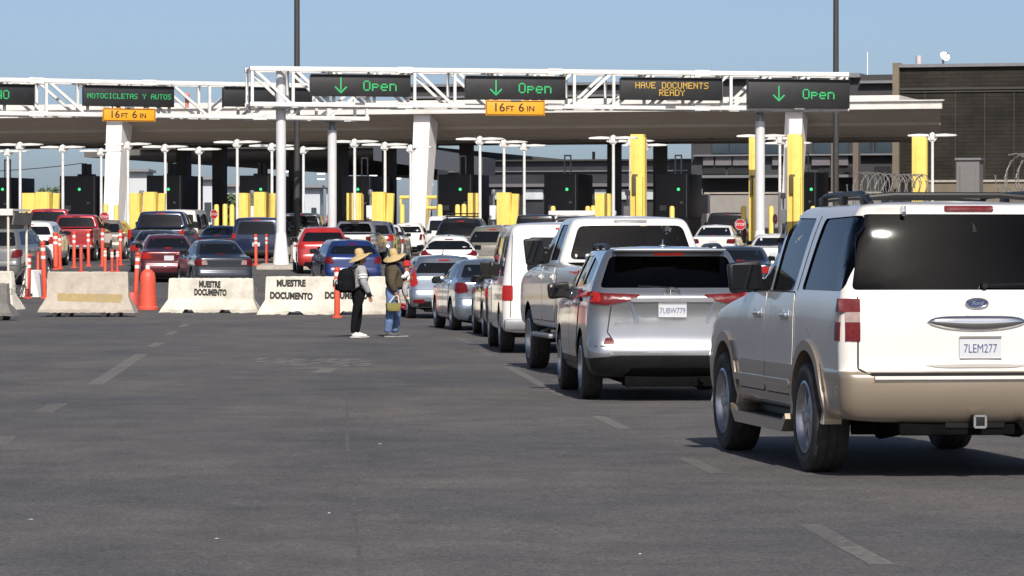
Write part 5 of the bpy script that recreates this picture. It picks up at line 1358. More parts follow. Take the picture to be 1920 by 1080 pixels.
# brown block building on the right
r_ = broot('block_building', 'large dark brown block building filling the right background', 'building'); v_ = 18
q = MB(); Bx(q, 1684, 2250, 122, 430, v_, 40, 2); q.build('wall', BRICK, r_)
q = MB(); Bx(q, 1673, 1685, 118, 430, v_ - .3, 6, 2); q.build('pilaster', TANW, r_)
q = MB(); Bx(q, 1683, 2260, 117, 123, v_ - .25, 40.5, 2); q.build('parapet_cap', GREYM, r_)
q = MB(); Bx(q, 1684, 2255, 162, 166, v_ - .06, .2, 2); Bx(q, 1684, 2255, 169, 171, v_ - .08, .2, 2); q.build('band', DARKC, r_)
q = MB(); Bx(q, 1684, 2255, 337, 340, v_ - .06, .2, 2); q.build('band', DARKC, r_)
for px in (1733, 1790, 1845, 1900):
    q = MB(); Bx(q, px, px + 1.5, 172, 336, v_ - .03, .1, 2); q.build('control_joint', mat('joint_sealant', (.05, .044, .036), rough=.9), r_)
# roof things on it
p = PL(ufor(1722, v_ + 8), v_ + 8); q = MB(); q.cyl((0, 0, 0), (0, 0, .8), .16, .16, 14); tag(q.build('vent_stack', PINKP, None, (p.x, p.y, Z(118, PL(ufor(1722, v_), v_).y) + .0)), 'pale pink vent stack on the brown building roof', 'vent')
p = PL(ufor(1768, v_ + 8), v_ + 8); zr_ = Z(118, PL(ufor(1768, v_), v_).y)
rd = empty('satellite_dish', (p.x, p.y, zr_ - .1), .4, 0, 'white satellite dish on the brown building roof', 'dish')
q = MB(); q.cyl((0, 0, 0), (0, 0, .8), .06); q.build('post', GREYM, rd)
q = MB(); q.lathe([(0, 0), (.12, .02), (.24, .07), (.3, .12)], 20, 'z'); o = q.build('reflector', COLW, rd, (0, -.1, .8), (R(60), 0, 0)); o.modifiers.new('s', 'SOLIDIFY').thickness = .02
q = MB(); q.cyl((0, -.1, .8), (0, -.5, 1.0), .02); q.box((0, -.5, 1.0), (.08, .08, .08)); q.build('feed_arm', GREYM, rd)

# glass office building behind the right end of the canopy
r_ = broot('office_building', 'grey office building with glass storeys behind the right half of the canopy', 'building'); v_ = 52
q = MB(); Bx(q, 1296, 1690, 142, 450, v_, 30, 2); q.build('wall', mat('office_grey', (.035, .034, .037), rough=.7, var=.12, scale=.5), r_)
q = MB(); Bx(q, 760, 1330, 158, 205, v_ + 6, 24, 2); q.build('penthouse', mat('penthouse_grey', (.04, .039, .041), rough=.7, var=.12, scale=.5), r_)
q = MB(); Bx(q, 1290, 1612, 139, 147, v_ - .5, 3, 2); q.build('parapet', GREYM, r_)
q = MB(); Bx(q, 1612, 1690, 151, 156, v_ - .5, 3, 2); q.build('parapet', GREYM, r_)
q = MB(); Bx(q, 755, 1335, 155, 160, v_ + 5.6, 3, 2); Bx(q, 760, 1330, 178, 182, v_ + 5.8, .3, 2); q.build('parapet', GREYM, r_)
for x0, x1 in [(1335, 1365), (1368, 1405), (1425, 1460), (1525, 1562), (1572, 1592), (1612, 1635), (1640, 1672)]:
    q = MB(); Bx(q, x0, x1, 252, 288, v_ - .12, .2, 2); q.build('window', GLASSB, r_)
for x0, x1 in [(1318, 1338), (1341, 1371), (1374, 1412), (1448, 1460), (1522, 1556), (1572, 1590)]:
    q = MB(); Bx(q, x0, x1, 294, 310, v_ - .3, .4, 2); q.build('spandrel_panel', PANELW, r_)
q = MB(); Bx(q, 1300, 1680, 289, 292, v_ - .6, 1.2, 2); q.build('ledge', GREYM, r_)
q = MB(); Bx(q, 1300, 1600, 328, 333, v_ - 2.4, 2.4, 2); q.build('entrance_canopy', GREYM, r_)
for x0, x1 in [(1318, 1360), (1365, 1412), (1535, 1562), (1572, 1610), (1640, 1670)]:
    q = MB(); Bx(q, x0, x1, 312, 326, v_ - .1, .2, 2); q.build('window', SIGNB, r_)
for px in (1563, 1604, 1684):
    q = MB(); Bx(q, px - 5, px + 5, 250, 440, v_ - 3.5, .8, 2); q.build('column', mat('brown_column', (.14, .11, .09), rough=.8), r_)
# dark hall across the middle
r_ = broot('inspection_hall', 'low dark hall with pale doors behind the middle booths', 'building'); v_ = 58
q = MB(); Bx(q, 820, 1297, 300, 450, v_, 20, 2); q.build('wall', DARKW, r_)
q = MB(); Bx(q, 816, 1300, 299, 302, v_ - .4, 20.5, 2); q.build('roof', DARKC, r_)
q = MB(); Bx(q, 880, 1290, 344, 350, v_ - .6, .6, 2); q.build('canopy_rail', PANELW, r_)
for x0, x1 in [(985, 1018), (1085, 1110), (1115, 1136), (1212, 1228), (1165, 1180), (925, 945)]:
    q = MB(); Bx(q, x0, x1, 355, 374, v_ - .2, .3, 2); q.build('window', mat('pale_lit_window', (.5, .53, .56), rough=.4, var=.25, scale=1.5), r_)
q = MB(); Bx(q, 840, 1290, 320, 322, v_ - .2, .3, 2); q.build('fascia_strip', GREYM, r_)
p = PL(ufor(1113, v_ + 4), v_ + 4); q = MB(); q.cyl((0, 0, -.3), (0, 0, .55), .1); tag(q.build('roof_vent', DARKC, None, (p.x, p.y, Z(300, p.y))), 'small dark vent pipe on the dark hall roof', 'vent')
# sloping link roof between the rear canopy and the hall
r_ = broot('link_roof', 'dark sloping link roof falling from the rear canopy to the hall', 'roof'); v_ = 50
q = MB(); a, b = ufor(700, v_), ufor(905, v_); d_ = dfor(800, v_)
zz = [Z(262, d_), Z(297, d_), Z(330, d_), Z(300, d_)]
q.prism([(a, zz[0] - 2), (b, zz[1] - 2), (b, zz[2] - 2), (a, zz[3] - 2)], v_, v_ + 3, 'y'); q.build('roof', mat('link_roof_metal', (.06, .065, .08), rough=.5), r_)
# pale buildings seen through the left and middle gaps, far beyond
for (px0, px1, py0, py1, d, c, lb) in [(205, 275, 322, 400, 330, (.5, .52, .54), 'pale far building seen between the two left booths'), (345, 405, 337, 400, 330, (.5, .53, .57), 'pale far building behind the far-row lamp'), (425, 452, 350, 400, 335, (.46, .5, .54), 'narrow pale far building left of a booth'), (555, 600, 352, 400, 335, (.48, .52, .56), 'pale far building between the gantry columns'), (612, 645, 352, 400, 340, (.48, .52, .56), 'pale far building behind the rear gantry column')]:
    g_ = gz(d); w = (px1 - px0) / F * d; h = Z(py0, d) - g_; root = empty('far_building', at((px0 + px1) / 2, d), 0, 0, lb, 'building', 'pale buildings far beyond the booths')
    q = MB(); q.box((0, 3, h / 2), (w, 6, h)); q.build('wall', mat('far_wall_%d' % px0, c, rough=.8, var=.06, scale=.3), root)
    q = MB(); q.box((0, 2.8, h + .12), (w + .5, 7, .24)); q.build('roof', GREYM, root)
    for k in range(2):
        q = MB(); q.box((w * (k - .5) * .5, -.02, h * .5), (w * .22, .08, h * .3)); q.build('window', GLASSB, root)
# retaining wall at the right end of the plaza
r_ = broot('concrete_wall', 'plain grey concrete wall behind the black pickup on the right', 'wall'); v_ = 20
q = MB(); Bx(q, 1325, 1672, 362, 452, v_, .5, 2); q.build('panel', WALLC, r_)
q = MB(); Bx(q, 1320, 1672, 360, 363, v_ - .08, .66, 2); q.build('coping', CONC, r_)
q = MB(); Bx(q, 1291, 1327, 364, 400, v_ - 2, .6, 2); tag(q.build('steel_cabinet', GREYM, None, PL(0, 0, 2.0), (0, 0, YAWP)), 'grey steel cabinet before the concrete wall', 'cabinet')
q = MB(); Bx(q, 1293, 1314, 354, 365, v_ - 1.8, .4, 2); q2 = tag(q.build('white_box', COLW, None, PL(0, 0, 2.0), (0, 0, YAWP)), 'white box lying on top of the grey steel cabinet', 'box')
# pale wall and grey kiosk before the brown building
r_ = broot('concrete_wall', 'low tan wall at the foot of the brown building', 'wall')
q = MB(); Bx(q, 1690, 2100, 340, 440, 10, .4, 2); q.build('panel', TANW, r_)
q = MB(); Bx(q, 1688, 2100, 337, 341, 9.9, .6, 2); q.build('coping', CONC, r_)
r_ = broot('equipment_cabinet', 'tall plain grey cabinet before the brown building wall', 'cabinet')
q = MB(); Bx(q, 1793, 1836, 299, 440, 6, 1.4, 2); q.build('body', mat('cabinet_grey', (.16, .15, .15), rough=.5, var=.08), r_)
q = MB(); Bx(q, 1790, 1839, 296, 300, 5.9, 1.6, 2); q.build('roof', GREYM, r_)
q = MB(); Bx(q, 1800, 1829, 310, 430, 5.94, .1, 2); q.build('door', mat('cabinet_grey', (.16, .15, .15)), r_)
# lattice mast on the skyline
d = 620; root = empty('radio_mast', at(1626, d), 0, 0, 'thin lattice radio mast on the far skyline', 'mast'); zt = Z(97, d) - gz(d); q = MB()
for a in range(3):
    t = a * 2 * math.pi / 3; q.bar((1.9 * math.cos(t), 1.9 * math.sin(t), 0), (.12 * math.cos(t), .12 * math.sin(t), zt * .7), .12, .12)
for k in range(26):
    z0 = zt * .7 * k / 26; z1 = zt * .7 * (k + 1) / 26; r0 = 1.9 - 1.78 * k / 26; r1 = 1.9 - 1.78 * (k + 1) / 26
    for a in range(3):
        t = a * 2 * math.pi / 3; t2 = t + 2 * math.pi / 3; q.bar((r0 * math.cos(t), r0 * math.sin(t), z0), (r1 * math.cos(t2), r1 * math.sin(t2), z1), .06, .06)
q.build('lattice', GREYM, root); q = MB(); q.cyl((0, 0, zt * .66), (0, 0, zt), .16, .08, 8); q.build('aerial', COLW, root)
# overhead wire at far left
d = 290; pts = []
for k in range(15):
    t = k / 14; pts.append((X(-60 + 215 * t, d), d, Z(322 - 14 * t * t - 2 * t, d)))
q = MB(); q.tube(pts, .035, 6); tag(q.build('overhead_wire', DARKC, None), 'thin overhead wire across the sky left of the dark booth', 'wire')
# distant trees beyond the left lanes
LEAF = mat('tree_leaf', (.06, .085, .035), rough=.8, var=.45, scale=1.2); BARK = mat('tree_bark', (.12, .09, .06), rough=.9, var=.3)
def tree(px, d, top, wd, lb, seed):
    rr = random.Random(seed); root = empty('bushy_tree', at(px, d), rr.random() * 6, 0, lb, 'tree', 'trees beyond the inspection lanes'); h = Z(top, d) - gz(d)
    q = MB(); q.tube([(0, 0, 0), (.05, 0, h * .3), (.1, .1, h * .55)], [.28, .2, .1], 8)
    for k in range(7):
        a = k * .9; q.tube([(.05, 0, h * (.28 + .03 * k)), (math.cos(a) * wd * .25, math.sin(a) * wd * .25, h * (.5 + .05 * k))], [.1, .04], 6)
    q.build('trunk', BARK, root)
    q = MB()
    clumps = [(Vector((rr.gauss(0, wd * .24), rr.gauss(0, wd * .24), h * rr.uniform(.38, .92))), rr.uniform(.25, .5) * wd * .5) for _ in range(22)]
    for _ in range(1500):
        c, r = rr.choice(clumps); v = Vector((rr.gauss(0, 1), rr.gauss(0, 1), rr.gauss(0, 1))).normalized() * r * rr.random() ** .4 + c
        a = Vector((rr.gauss(0, 1), rr.gauss(0, 1), rr.gauss(0, 1))).normalized(); b = a.orthogonal(); s = rr.uniform(.12, .26)
        if v.z > h: continue
        q.add([v + a * s, v + b * s * .6, v - a * s, v - b * s * .6], [[0, 1, 2, 3]])
    q.build('crown', LEAF, root, fix=False, sharp=None)
tree(108, 300, 348, 4.0, 'distant bushy tree left of the first whole booth', 1)
tree(440, 310, 366, 3.0, 'distant bushy tree beside a narrow pale building', 2)
tree(30, 320, 372, 5.0, 'distant low tree behind the vendor cart roof', 3)
# razor wire on a fence at the right
WIRE = mat('razor_wire', (.2, .19, .175), rough=.6, metal=.4, var=.3, scale=20)
def razor(px0, px1, py0, py1, d, n, lb):
    r = (py1 - py0) / F * d / 2; zc = Z((py0 + py1) / 2, d); x0, x1 = X(px0, d), X(px1, d); g_ = gz(d); Lr = x1 - x0
    yw_ = R(58); Lr = Lr / math.cos(yw_); root = empty('razor_wire_fence', ((x0 + x1) / 2, d, g_), yw_, 0, lb, 'fence', 'fence tops with razor wire')
    q = MB()
    for ph in (0, 1):
        pts = []
        for k in range(n * 18 + 1):
            t = k / (n * 18); a = 2 * math.pi * n * t * (1 if ph else -1) + ph * 1.3; rr = r * (1 + .06 * math.sin(7.3 * t * n))
            pts.append((-Lr / 2 + r * .3 + (Lr - r * .6) * t + .1 * math.sin(a), rr * math.cos(a) * .8, zc - g_ + rr * math.sin(a)))
        q.tube(pts, .011, 5)
        for k in range(0, len(pts), 2):
            p_ = Vector(pts[k]); q.box(p_, (.07, .012, .03), Matrix.Rotation(k * .7, 3, 'Y'))
    q.build('coil', WIRE, root)
    zt = zc - r - g_
    for k in range(3):
        q = MB(); q.cyl((-Lr / 2 + Lr * k / 2, 0, 0), (-Lr / 2 + Lr * k / 2, 0, zt + .1), .04); q.build('post', GREYM, root)
    q = MB()
    st = .12; m = int(Lr / st) + int(zt / st)
    for k in range(-int(zt / st), int(Lr / st)):
        xa = -Lr / 2 + k * st
        for s in (1, -1):
            a0 = max(0.0, -(xa + Lr / 2)); a1 = min(zt, Lr / 2 - xa)
            if a1 > a0:
                if s > 0: q.bar((xa + a0, 0, a0), (xa + a1, 0, a1), .006, .006)
                else: q.bar((-(xa + a0), .01, a0), (-(xa + a1), .01, a1), .006, .006)
    q.build('chain_link', GREYM, root)
razor(1590, 1748, 326, 372, 92, 9, 'chain-link fence topped with grey razor wire coil, before the brown building')
razor(1872, 2050, 292, 372, 62, 6, 'nearer razor wire coil on a fence at the right picture edge')
# concrete island at the foot of the front gantry column
_, p = gx_for(532, GA, GB); q = MB(); q.box((0, 0, .0), (2.2, 3.2, .3), bev=.04); tag(q.build('kerb_island', CONC, None, (p.x + .2, p.y + .6, gz(p.y) + .0), (slope(p.y), 0, 0)), kind='structure')
# ------------------------------------------------------------------ barriers, posts, drum, vendor cart
BARW = mat('barrier_white_paint', (.6, .56, .48), rough=.85, var=.14, scale=3, bump=.5, dirt=.6)
BARC = mat('barrier_bare_concrete', (.42, .37, .31), rough=.95, var=.16, scale=3, bump=.6, dirt=.35)
ORANGE = mat('orange_plastic', (.66, .085, .045), rough=.5, var=.08, scale=4, dirt=.12)
ORANGED = mat('faded_red_plastic', (.5, .06, .045), rough=.55, var=.12, scale=4, dirt=.15)
REFL = mat('reflective_band', (.72, .68, .64), rough=.35, var=.1)
INK = mat('stencil_ink', (.02, .02, .02), rough=.8, var=.3)
def barrier(px, d, L, h, yaw, label, m, words=(), stripe=False, feet=False, cut=True, sc_=1.0, dark=False):
    root = empty('jersey_barrier', at(px, d), R(yaw), 0, label, 'concrete barrier', 'concrete lane barriers')
    prof = [(-.30, 0), (-.30, .08), (-.12, .33 * h / .85), (-.075, h - .03), (-.05, h), (.05, h), (.075, h - .03), (.12, .33 * h / .85), (.30, .08), (.30, 0)]
    nn = 34; vs = []; fs = []; rr = random.Random(int(px)); z0 = .1 if feet else 0
    xs = [-L / 2 + L * k / nn for k in range(nn + 1)]
    for i, x in enumerate(xs):
        for (a, b) in prof:
            low = (b < .01)
            zz = b
            if low and cut and (.18 < (i / nn) < .3 or .62 < (i / nn) < .76): zz = .085
            e = rr.uniform(-.009, .009)
            zz += rr.uniform(-.008, .012) if low else e
            sh = 1.0
            xe = x
            if i in (0, nn): 
                k_ = 1 if i else -1
                xe = x + k_ * (.22 * max(0, 1 - b / (h * .45)) - .0) + rr.uniform(-.012, .012)
            vs.append((xe, a + e, zz + z0))
    m_ = len(prof)
    for i in range(nn):
        for k in range(m_): fs.append([i*m_ + k, i*m_ + (k+1) % m_, (i+1)*m_ + (k+1) % m_, (i+1)*m_ + k])
    fs += [list(range(m_)), list(range(nn*m_, (nn+1)*m_))[::-1]]
    q = MB(); q.add(vs, fs); body = q.build('wall', m, root, sharp=28)
    bm = bmesh.new(); bm.from_mesh(body.data); bvh = BVHTree.FromBMesh(bm); bm.free()
    cast = caster(bvh, 'y', -1)
    for i, (t, x, z, s, sk, sxx) in enumerate(words):
        q = MB(); vs, fs = text_geo(t, s, sx=sxx, off=.012)
        P_ = []
        for a, b in vs:
            h_ = cast(x + a, z + z0 + b + sk * a)[0]
            P_.append((x + a, (h_.y if h_ else -.1) - .012, z + z0 + b + sk * a))
        q.add(P_, fs); q.build('lettering', INK, root, fix=False, sharp=None)
    if stripe:
        q = MB(); patch(q, bvh, [(-L*.37, .38), (L*.43, .34), (L*.44, .54), (-L*.37, .57)], 'y', -1, .004, .2)
        q.build('yellow_stripe', worn('worn_yellow', (.42, .31, .13), .95, 6), root, fix=False)
    if feet:
        for x in (-L*.4, -L*.24, L*.22, L*.38):
            q = MB(); q.cyl((x, -.28, .075), (x, .3, .075), .075, .075, 12); q.build('roller', RUBBER, root)
    q = MB()
    q.tube([(L/2 + .03, 0, z0 + .62), (L/2 + .09, 0, z0 + .62), (L/2 + .09, 0, z0 + .5), (L/2 + .03, 0, z0 + .5)], .012, 6)
    q.build('coupling_loop', GREYM, root)
    return root
barrier(165, 89.5, 1.92, .98, -3, 'bare concrete barrier with a worn yellow stripe, on black rollers', BARC, stripe=True, feet=True, cut=False)
barrier(396, 93, 2.1, .86, -6, 'white barrier stencilled MUESTRE DOCUMENTO once, right of the orange drum', BARW, [('MUESTRE', -.02, .70, .21, -.02, .62), ('DOCUMENTO', -.0, .50, .21, -.02, .6)])
barrier(612, 91.5, 2.95, .93, -3, 'white barrier with two stencilled phrases, behind the standing women', BARW, [('MUESTRE', -.86, .76, .22, .0, .78), ('DOCUMENTO', -.85, .45, .22, -.03, .74), ('DISP', .33, .76, .22, 0, .76), ('DOCUMENTO', .5, .46, .22, -.01, .74)])
barrier(716, 96, .9, .84, -55, 'white barrier turned end-on between the women and the silver hatchback', BARW)
barrier(-20, 86, .9, .75, -10, 'dark grey barrier stub at the left picture edge', mat('barrier_grey', (.16, .15, .14), rough=.9, var=.15, bump=.5), cut=False, feet=True)
barrier(-25, 96, 1.5, .98, -20, 'white barrier end cut off by the left edge, beside the vendor cart', BARW)
# small white plastic barrier end between two posts
d = 106; root = empty('plastic_barrier', at(66, d), R(80), 0, 'small white plastic barrier seen end-on between two red posts', 'plastic barrier')
q = MB(); q.prism([(-.3, 0), (.3, 0), (.27, .12), (.12, .72), (.08, .78), (-.08, .78), (-.12, .72), (-.27, .12)], -.6, .6, 'x'); b = q.build('shell', COLW, root); md = b.modifiers.new('b', 'BEVEL'); md.width = .025; md.segments = 2
q = MB(); q.box((-.605, 0, .38), (.012, .1, .3)); q.box((-.607, 0, .08), (.012, .22, .08)); q.build('socket', DARKC, root)

def post(px, d, h, lean, label, m, bands=True, r=.045):
    root = empty('delineator_post', at(px, d), 0, 0, label, 'traffic post', 'orange-red traffic posts'); root.rotation_euler = (random.uniform(-.02, .02), lean, random.random() * 3)
    q = MB(); q.lathe([(0, 0), (.13, 0), (.13, .03), (.06, .06), (r, .1), (r, h - .12), (r * .85, h - .1), (r * 1.15, h - .07), (r * 1.1, h - .02), (r * .5, h), (0, h)], 14); q.build('tube', m, root)
    if bands:
        for z in (h * .72, h * .86):
            q = MB(); q.lathe([(r + .003, z - .045), (r + .003, z + .045)], 14); q.build('reflective_band', REFL, root)
    return root
PO = [(52, 105, 1.26, .02, 'dark red post left of the small white plastic barrier', 1, .08), (71, 118, 1.0, 0, 'thin orange post behind the small white plastic barrier', 0, .045), (84, 105, 1.62, -.07, 'tall leaning orange post with a yellow band, right of the small white plastic barrier', 0, .07),
      (105, 130, 1.3, .0, 'thick orange post over the left end of the bare concrete barrier', 0, .09), (113, 131, 1.2, -.02, 'orange post with bands touching the thick post', 0, .06), (139, 132, 1.3, 0, 'banded orange post before the red tailgate', 0, .06), (152, 127, .95, 0, 'short plain red post before the red pickup', 1, .06), (166, 134, 1.3, 0, 'banded orange post at the red pickup rear corner', 0, .06),
      (192, 134, 1.36, 0, 'banded orange post before the tan crossover lamp', 0, .06), (197, 126, .85, 0, 'short orange post in front of a taller banded one', 0, .055), (210, 127, .78, 0, 'short white-banded post left of a similar one', 1, .055), (220, 127, .8, 0, 'short white-banded post right of a similar one', 1, .055), (226, 136, 1.3, .0, 'banded orange post below the lit brake lamp of the tan crossover', 0, .06),
      (253, 101, 1.4, -.09, 'leaning orange post left of the orange drum', 0, .065), (480, 135, 1.14, .0, 'orange post left one of two before the navy minivan', 0, .06), (500, 136, 1.14, 0, 'orange post right one of two before the navy minivan', 0, .06), (632, 88.5, 1.2, 0, 'orange post with one white band before the white barrier', 0, .07)]
for px, d, h, ln, lb, k, r in PO: post(px, d, h, ln, lb, ORANGED if k else ORANGE, 'plain' not in lb and 'thin' not in lb, r)
d = 110; _q = MB()
# orange drum
d = 95.5; root = empty('traffic_drum', at(277, d), .3, 0, 'big orange plastic drum left of the white stencilled barrier', 'traffic drum')
q = MB(); q.lathe([(0, 0), (.27, 0), (.27, .06), (.235, .1), (.225, .35), (.215, .36), (.205, .62), (.2, .84), (.17, .95), (.1, 1.02), (.07, 1.04), (0, 1.05)], 24); q.build('shell', ORANGE, root)
q = MB(); q.lathe([(0, 1.03), (.06, 1.03), (.055, 1.15), (0, 1.15)], 12); q.build('collar', REFL, root)
d = 99; root = empty('traffic_drum', at(247, d), .3, 0, 'low red plastic block half hidden by the bare concrete barrier', 'traffic drum')
q = MB(); q.lathe([(0, 0), (.2, 0), (.19, .3), (.16, .36), (0, .38)], 16); q.build('shell', ORANGED, root)

# vendor cart at the left edge
d = 104; root = empty('vendor_cart', at(-2, d), R(-12), 0, 'white-framed vendor cart with flat tin roof at the left picture edge', 'cart'); k = d / F
CREAM = mat('cart_frame_cream', (.66, .6, .5), rough=.55, var=.1, scale=4, dirt=.25); TIN = mat('cart_tin', (.2, .19, .18), rough=.5, metal=.4, var=.2, scale=3, dirt=.3)
q = MB(); q.box((-.35, .4, 2.5), (1.75, 1.5, .06)); q.box((-.35, -.36, 2.42), (1.78, .05, .14)); q.build('roof', CANW, root)
q = MB(); q.box((.54, .42, 2.26), (.04, 1.5, .34), Matrix.Rotation(.18, 3, 'Y')); q.box((-.35, 1.16, 2.2), (1.75, .04, .45)); q.build('valance', TIN, root)
for (x, y, h0) in ((.38, -.3, .02), (-1.1, -.3, .02), (.44, 1.05, .3), (-1.1, 1.05, .3)):
    q = MB(); q.cyl((x, y, h0), (x, y, 2.46), .035, .035, 10); q.build('pole', CREAM, root)
q = MB()
for z in (.35, .95): q.bar((-1.1, -.3, z), (.42, -.3, z), .03, .03); q.bar((-1.1, 1.05, z), (.44, 1.05, z), .03, .03); q.bar((.42, -.3, z), (.44, 1.05, z), .03, .03)
q.bar((.39, -.3, .35), (.44, 1.05, .95), .025, .025); q.build('rail', GREYM, root)
q = MB(); q.box((-.55, .4, .72), (1.0, 1.2, .5), bev=.02); q.build('counter', mat('cart_counter', (.04, .045, .06), rough=.5), root)
for (x, y) in ((.2, -.32), (.3, 1.06), (-1.0, -.32)):
    q = MB(); q.tube([(x + .2 * math.cos(a), y, .2 + .2 * math.sin(a)) for a in [i * math.pi / 8 for i in range(16)]], .025, 6, True)
    for i in range(6): q.bar((x, y, .2), (x + .19 * math.cos(i * 1.047), y, .2 + .19 * math.sin(i * 1.047)), .008, .008)
    q.build('wheel', RUBBER, root)

# scraps of litter on the road
for px, py, w_, lb in [(712, 833, .018, 'small pale paper scrap in the middle of the road'), (617, 963, .01, 'tiny pale scrap left of the pavement crack'), (406, 1011, .014, 'pale scrap near the bottom left of the road'), (1200, 1040, .01, 'tiny pale scrap in the near lane'), (57, 975, .018, 'pale scrap at the left edge of the road')]:
    x_, d_ = gp(px, py); q = MB(); q.add([(-w_, -w_, .002), (w_, -w_ * .7, .003), (w_ * .8, w_, .003), (-w_ * .6, w_ * 1.2, .002), (0, 0, .008)], [[0, 1, 4], [1, 2, 4], [2, 3, 4], [3, 0, 4]])
    tag(q.build('litter', PLATE, None, (x_, d_, 0)), lb, 'litter', 'scraps of litter on the road')
# ------------------------------------------------------------------ two women and a child
SKIN = mat('skin', (.3, .15, .09), rough=.6, var=.06, scale=8)
HAIR = mat('dark_hair', (.012, .01, .009), rough=.6, var=.3, scale=30)
STRAW = mat('straw', (.5, .37, .18), rough=.8, var=.18, scale=18, bump=.5, stretch=(1, 1, 3))
GREYK = mat('grey_knit', (.3, .3, .31), rough=.9, var=.15, scale=14, bump=.3)
WHITEK = mat('white_knit', (.7, .68, .66), rough=.9, var=.08, scale=14)
BLACKK = mat('black_cloth', (.008, .008, .01), spec=.08, rough=.9, var=.3, scale=10, bump=.3)
OLIVE = mat('olive_knit', (.075, .062, .042), spec=.1, rough=.95, var=.16, scale=14, bump=.4)
DENIM = mat('blue_denim', (.1, .16, .3), rough=.9, var=.4, scale=7, bump=.3)
SCARF = mat('navy_scarf', (.012, .018, .05), spec=.1, rough=.9, var=.2, scale=10)
SHOEW = mat('white_shoe', (.68, .66, .63), rough=.6)
SHOED = mat('dark_shoe', (.06, .06, .07), rough=.6)
SOLE = mat('pale_sole', (.5, .48, .45), rough=.7)
REDC = mat('red_cap', (.45, .02, .025), rough=.85, var=.1)
def skin(name, nodes, edges, m, parent, sub=2, root=0):
    me = bpy.data.meshes.new(name); me.from_pydata([n[:3] for n in nodes], edges, [])
    o = bpy.data.objects.new(name, me); COL.objects.link(o)
    md = o.modifiers.new('skin', 'SKIN'); md.use_smooth_shade = True
    if not me.skin_vertices: 
        bm = bmesh.new(); bm.from_mesh(me); bm.verts.layers.skin.verify(); bm.to_mesh(me); bm.free()
    for v, n in zip(me.skin_vertices[0].data, nodes):
        r = n[3]; v.radius = r if isinstance(r, tuple) else (r, r)
    me.skin_vertices[0].data[root].use_root = True
    s = o.modifiers.new('s', 'SUBSURF'); s.levels = sub; s.render_levels = sub
    out = evaluated(o); bpy.data.objects.remove(o); bpy.data.meshes.remove(me); out.name = name
    out.materials.clear()
    return link_mesh(name, out, m, parent, sharp=None) if out.polygons else None
def smooth(o): o.data.shade_smooth(); return o
def hat(root, c, tilt, droop=.09):
    q = MB(); n = 40; vs = []; fs = []
    prof = [(.0, .15), (.05, .148), (.075, .13), (.088, .085), (.094, .02), (.1, .0), (.14, .008), (.19, .012), (.225, .002), (.23, -.004), (.225, -.012), (.19, -.002), (.14, -.006), (.098, -.016), (.0, -.014)]
    for k in range(n):
        a = 2 * math.pi * k / n
        for (r, h) in prof:
            dz = 0
            if r > .1: dz = -droop * ((r - .1) / .13) ** 1.3 * (math.sin(a) ** 2 * .2 + max(0, -math.cos(a + .5)) * 1.1 - max(0, math.cos(a + .5)) * .25)
            rr = r * (1.12 if .1 < r else 1.0)
            vs.append((rr * math.sin(a), rr * math.cos(a), h + dz))
    m = len(prof)
    for k in range(n):
        j = (k + 1) % n
        for i in range(m - 1): fs.append([k*m+i, j*m+i, j*m+i+1, k*m+i+1])
    q.add(vs, fs); o = q.build('straw_hat', STRAW, root, c, tilt, sharp=50, merge=True)
    q = MB(); q.lathe([(.0945, .012), (.0955, .04), (.0925, .045)], 30); q.build('hat_band', mat('hat_band_straw', (.4, .25, .09), rough=.8), o)
    return o
def head(nodes, edges, base, fwd=.0, up=0):
    pass
def arm_hand(nodes, edges, sh, el, wr, fdir, out, rs=(.046, .036, .026), curl=.35):
    """shoulder index -> elbow -> wrist -> palm -> five fingers; returns wrist index"""
    n0 = len(nodes)
    nodes += [(*el, rs[1]), (*wr, rs[2])]; edges += [(sh, n0), (n0, n0 + 1)]
    wr = Vector(wr); f = Vector(fdir).normalized(); o = Vector(out).normalized(); nrm = f.cross(o).normalized()
    p = wr + f * .055; nodes.append((*p, (.031, .018))); edges.append((n0 + 1, n0 + 2)); pi = n0 + 2
    for k, (off, ln) in enumerate(((.026, .062), (.009, .072), (-.009, .067), (-.025, .052))):
        a = p + o * off + f * .036; b = a + (f + nrm * curl * .5).normalized() * ln * .55; c = b + (f + nrm * curl * 1.6).normalized() * ln * .5
        i = len(nodes); nodes += [(*a, .0095), (*b, .0088), (*c, .007)]; edges += [(pi, i), (i, i + 1), (i + 1, i + 2)]
    a = wr + f * .03 + o * .032; b = a + (f * .8 + o * .55 + nrm * .4).normalized() * .034; c = b + (f + nrm * .5).normalized() * .026
    i = len(nodes); nodes += [(*a, .011), (*b, .0095), (*c, .0078)]; edges += [(pi, i), (i, i + 1), (i + 1, i + 2)]
    return n0 + 1
